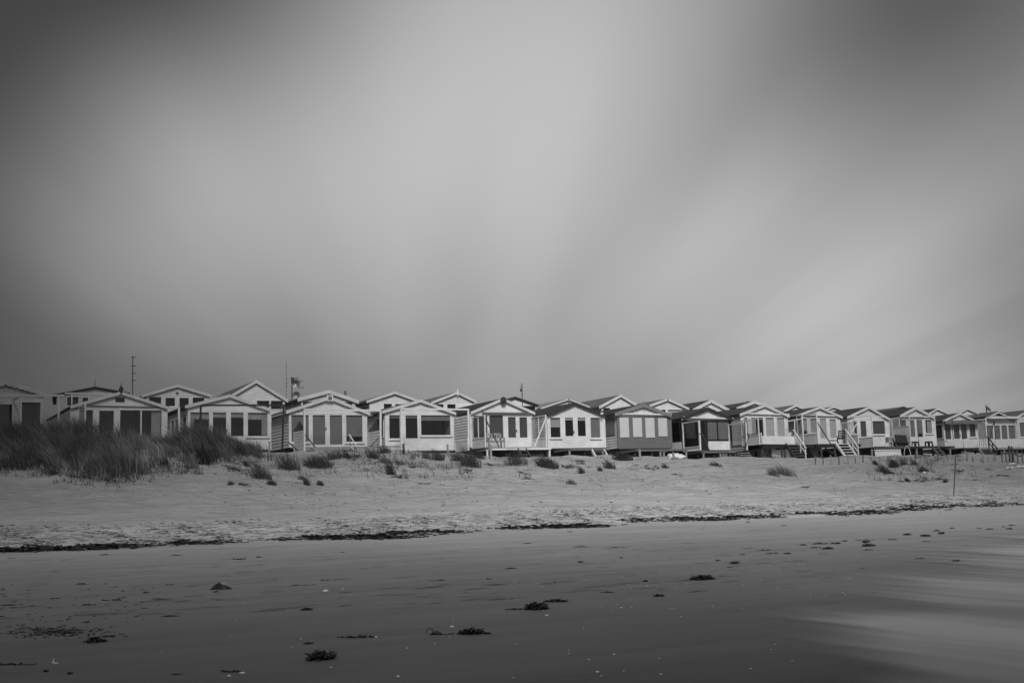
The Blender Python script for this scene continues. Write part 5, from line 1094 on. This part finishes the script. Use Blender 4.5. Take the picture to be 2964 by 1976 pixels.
# broad litter of seaweed scraps on the shell bank above the tide line
for _ in range(9500):
    x = rg.uniform(-40, 3000); ty = dune_line(TIDE, x); band = np.interp(x, [0, 700, 1500, 2200, 2964], [75, 62, 52, 40, 18]); q = rg.random()**1.2
    dens = math.sin(x*.019+2+3*q)*math.sin(x*.0073+1+q*5)+.6*math.sin(x*.047+q*9)
    if rg.random() > .10+.9*max(0, dens): continue
    g = at_ground(x, ty-3-band*q); v, f = scatter_frond((g.x, g.y, g.z+.005), rg.uniform(.06, .25), rg.uniform(.006, .016), rg, .03); V_.append(v); F_.append(f+off); off += len(v)
for _ in range(380):   # rough patch at the lower left and left wet sand
    x, y = P('B', rg.normal(500, 230), rg.normal(590, 28)) if rg.random() < .75 else P('B', rg.uniform(0, 1500), rg.uniform(150, 500))
    g = at_ground(x, y); v, f = scatter_frond((g.x, g.y, g.z+.003), rg.uniform(.03, .13), rg.uniform(.003, .008), rg, .012); V_.append(v); F_.append(f+off); off += len(v)
for _ in range(420):   # dashes of weed and damp marks left by the ebb, lying along the shore
    x = rg.uniform(-20, 2500); y = dune_line(TIDE, x)+14+190*rg.random()**1.25; g = at_ground(x, y); L = rg.uniform(.08, .5)*(1 if rg.random() < .8 else 1.8); wd = rg.uniform(.006, .02)
    a = PHI+rg.normal(0, .12); c, s_ = math.cos(a)*L/2, math.sin(a)*L/2; px_, py_ = -math.sin(a)*wd, math.cos(a)*wd
    xs = np.array([g.x-c, g.x-c*.3, g.x+c*.4, g.x+c]); ys = np.array([g.y-s_, g.y-s_*.3+rg.normal(0, .015), g.y+s_*.4+rg.normal(0, .015), g.y+s_]); wk = np.array([.2, 1, .8, .15])
    v = np.concatenate([np.stack([xs-px_*wk, ys-py_*wk], 1), np.stack([xs+px_*wk, ys+py_*wk], 1)]); v = np.column_stack([v, ground(v[:, 0], v[:, 1])+.004+np.tile(rg.uniform(0, .010, 4), 2)])
    V_.append(v); F_.append(np.array([[0, 1, 5, 4], [1, 2, 6, 5], [2, 3, 7, 6]])+off); off += 8
for _ in range(1100):   # crumbs on the dune face
    x = rg.uniform(600, 2964) if rg.random() < .6 else rg.normal(rg.choice([900, 1100, 1250, 1350, 1700, 1780, 2050, 2700]), 50); y = 1340+150*rg.random()**1.7; g = at_ground(x, y); v, f = scatter_frond((g.x, g.y, g.z+.005), rg.uniform(.06, .2), rg.uniform(.008, .02), rg, .03); V_.append(v); F_.append(f+off); off += len(v)
tag(mesh_np('seaweed_litter', np.concatenate(V_), np.concatenate(F_), gray('dried_seaweed', .02, .8, .4, 3)), kind='stuff', label='dark scraps of seaweed strewn over the shell bank', cat='seaweed')
# shell hash
V_, F_, off = [], [], 0
for _ in range(2600):
    x = rg.uniform(-40, 3000); ty = dune_line(TIDE, x); band = np.interp(x, [0, 700, 1500, 2200, 2964], [88, 72, 62, 50, 24])
    g = at_ground(x, ty-3-band*rg.random()); s = rg.uniform(.008, .022); a = rg.uniform(0, 3.1)
    c, n_ = math.cos(a)*s, math.sin(a)*s; v = np.array([[g.x-c, g.y-n_, g.z], [g.x+n_, g.y-c, g.z+.004], [g.x+c, g.y+n_, g.z+s*.8], [g.x-n_, g.y+c, g.z+s*.7]]); V_.append(v); F_.append(np.array([[0, 1, 2, 3]])+off); off += 4
tag(mesh_np('shell_hash', np.concatenate(V_), np.concatenate(F_), gray('shell_white', .62, .5, .2, 5)), kind='stuff', label='white broken shells strewn over the bank above the tide line', cat='shells')
SHELL = MATS['shell_white']
def shell_mesh(seed):
    m = MB(); m.blob((0, 0, 0), (.5, .4, .28), seed, .12, 12, 8, flat=.05); 
    me = bpy.data.meshes.new('shell'); me.from_pydata(m.v, [], m.f); me.polygons.foreach_set('use_smooth', [True]*len(me.polygons)); me.materials.append(SHELL); return me
SM = [shell_mesh(s) for s in (1, 2, 3)]
SHL = {'B':[(1245,435),(2145,485),(2095,625),(1470,775),(2080,989,38),(2195,963,52),(2220,326)], 'D':[(762,220,58),(915,199,24),(275,250),(992,251),(1906,543,45),(1886,634,16),(1500,736,18),(535,654,20),(810,910,25),(1420,993,35),(460,730),(1215,637,32),(1755,695,18),(10,963,42),(1918,487),(25,327),(415,398)],
 'F':[(272,184),(287,140),(520,178),(840,152),(967,147),(1225,157),(1310,160),(1335,190),(1485,173,18),(1462,139),(1650,150),(1690,175),(1740,181),(1838,154,18),(215,286),(293,289),(540,393),(560,381),(572,440,34),(1165,284),(1333,297),(1207,338),(1250,370,22),(1343,362,18),(1168,397),(1075,352),(1725,377),(1697,378),(2078,356),(2346,373),(1790,449),(908,560),(293,701,16),(777,753,14),(773,784),(1182,793,28),(955,840,22),(1032,952,35),(1595,830,16),(1608,972,25),(270,1003),(1270,944),(1070,986),(778,70),(1260,87),(1490,53),(1605,55),(1698,36),(2078,20),(2330,62)],
 'I':[(1030,27),(1245,22),(510,56),(620,92),(583,88),(348,103),(420,148),(282,210),(140,252),(410,273),(897,155),(978,199,14),(945,200),(1195,203),(925,311,12),(790,331),(670,329),(945,327),(130,433,12),(880,494),(388,719,14),(362,760,14),(525,848),(200,908,18)]}
k_ = 0
for zz, L in SHL.items():
    for q in L:
        g = at_ground(*P(zz, q[0], q[1])); w = (q[2] if len(q) > 2 else 10)*g.y/F/ZM[zz][2]; w = max(w, .016)
        o = bpy.data.objects.new('shell', SM[k_ % 3]); COL.objects.link(o); o.location = g; o.scale = (w, w, w*.9); o.rotation_euler = (0, 0, (k_*1.7) % 1.2-.6); k_ += 1
        big = w > .07
        tag(o, 'broad white shell lying on the dark wet sand' if big else 'tiny white shell fragment on the dark wet sand', 'shell', 'larger white shells on the wet sand' if big else 'tiny white shells on the wet sand')
# feather, stone, litter
g = at_ground(*P('B',485,872)); s = g.y/F/3.136; m = MB(); m.prism([(-14*s, 0), (8*s, 2*s), (4*s, 26*s), (7*s, 50*s), (0, 34*s), (-5*s, 20*s)], -.004, .004); m.quadbox([(10*s,-.02,0),(44*s,-.03,0),(46*s,.0,0),(12*s,.02,0),(10*s,-.02,4*s),(44*s,-.03,2*s),(46*s,0,2*s),(12*s,.02,5*s)])
o = obj('feather', m, SHELL); o.location = g; tag(o, 'white feather sticking up from the wet sand at the lower left', 'feather')
g = at_ground(*P('B',2003,203)); s = g.y/F/3.136
STONE = bpy.data.materials.new('stone'); STONE.use_nodes = True; t = STONE.node_tree; co = N(t, 'ShaderNodeTexCoord').outputs['Object']; sx = N(t, 'ShaderNodeSeparateXYZ'); t.links.new(co, sx.inputs[0]); nn = shore_noise(t, co, 9, 9, 5)
hv = node_val(t, 'ADD', node_val(t, 'MULTIPLY_ADD', node_val(t, 'SUBTRACT', nn, .5), .03, sx.outputs['Z']), node_val(t, 'MULTIPLY', sx.outputs['X'], .4)); t.links.new(node_val(t, 'MULTIPLY', node_range(t, hv, .096, .103, .010, .20), node_range(t, nn, .3, .7, .7, 1.3)), bsdf(STONE).inputs['Base Color']); bsdf(STONE).inputs['Roughness'].default_value = .6  # paler above a slanted height line, darker below
m = MB(); b = 0
P3 = [(-98,0,10),(-60,-30,0),(0,-42,0),(60,-38,0),(100,-10,6),(92,40,0),(0,60,0),(-70,40,0), (-20,-10,62),(-8,10,80),(30,8,74),(62,-6,52),(86,6,40),(-55,5,34),(20,-30,40),(60,-26,22)]
import bmesh
bm = bmesh.new()
for x, y, z in P3: bm.verts.new((x*s, y*s, z*s))
bmesh.ops.convex_hull(bm, input=bm.verts); bmesh.ops.subdivide_edges(bm, edges=bm.edges, cuts=2, use_grid_fill=True)
for v in bm.verts: v.co += Vector((RNG.normal(0, 2.2*s), RNG.normal(0, 2.2*s), RNG.normal(0, 2.0*s)))
me = bpy.data.meshes.new('stone'); bm.to_mesh(me); bm.free(); me.materials.append(STONE); o = bpy.data.objects.new('stone', me); COL.objects.link(o); o.location = g-Vector((0, 0, .01)); tag(o, 'angular stone with a pale top and dark base on the left wet sand', 'stone')
for zz, x, y, w, lab in ((2,1108,1290,34,'white scrap of litter on the sand below the lace-curtain hut'), (8,545,1315,40,'crumpled white litter beside the grass at the right'), (2,1435,1190,30,'white bottle-like scrap at the foot of the pale capped post')):
    g = at_ground(*P(zz, x, y)); s = g.y/F/ZM[zz][2]*w; m = MB().blob((0, 0, s*.2), (s*.5, s*.3, s*.4), 4, .5, 10, 7); o = obj('litter', m, PLAST); o.location = g; tag(o, lab, 'litter')
# ------------------------------------------------------------------ added cloud-shaped blockers, out of view, keeping sun off the beach edges
BLOCKER = gray('sun_blocker_grey', .6, 1, .1, .05)
def sun_blocker(target, T, r, seed, label):
    c = Vector(target)+SUN*T; m = MB(); r_ = random.Random(seed)
    m.blob((0, 0, 0), r, seed, .18, 28, 14)
    for k in range(9): a = r_.uniform(0, 6.28); m.blob((r[0]*.8*math.cos(a), r[1]*.8*math.sin(a), r_.uniform(-.2, .5)*r[2]), (r[0]*.4, r[1]*.4, r[2]*.8), seed+k+1, .2, 18, 10)
    o = obj('sun_blocker', m, BLOCKER, smooth=True); o.location = c; return tag(o, label, 'sun_blocker', kind='structure')
sun_blocker((-56, 54, 4), 115, (37, 56, 8), 3, None)
sun_blocker((-42, 25, 2), 110, (36, 27, 7), 33, None)
sun_blocker((80, 95, 4), 115, (34, 42, 8), 13, None)
sun_blocker((51, 58, 3), 115, (29, 27, 7), 43, None)
sun_blocker((-6, -12, 0), 110, (50, 21, 7), 23, None)
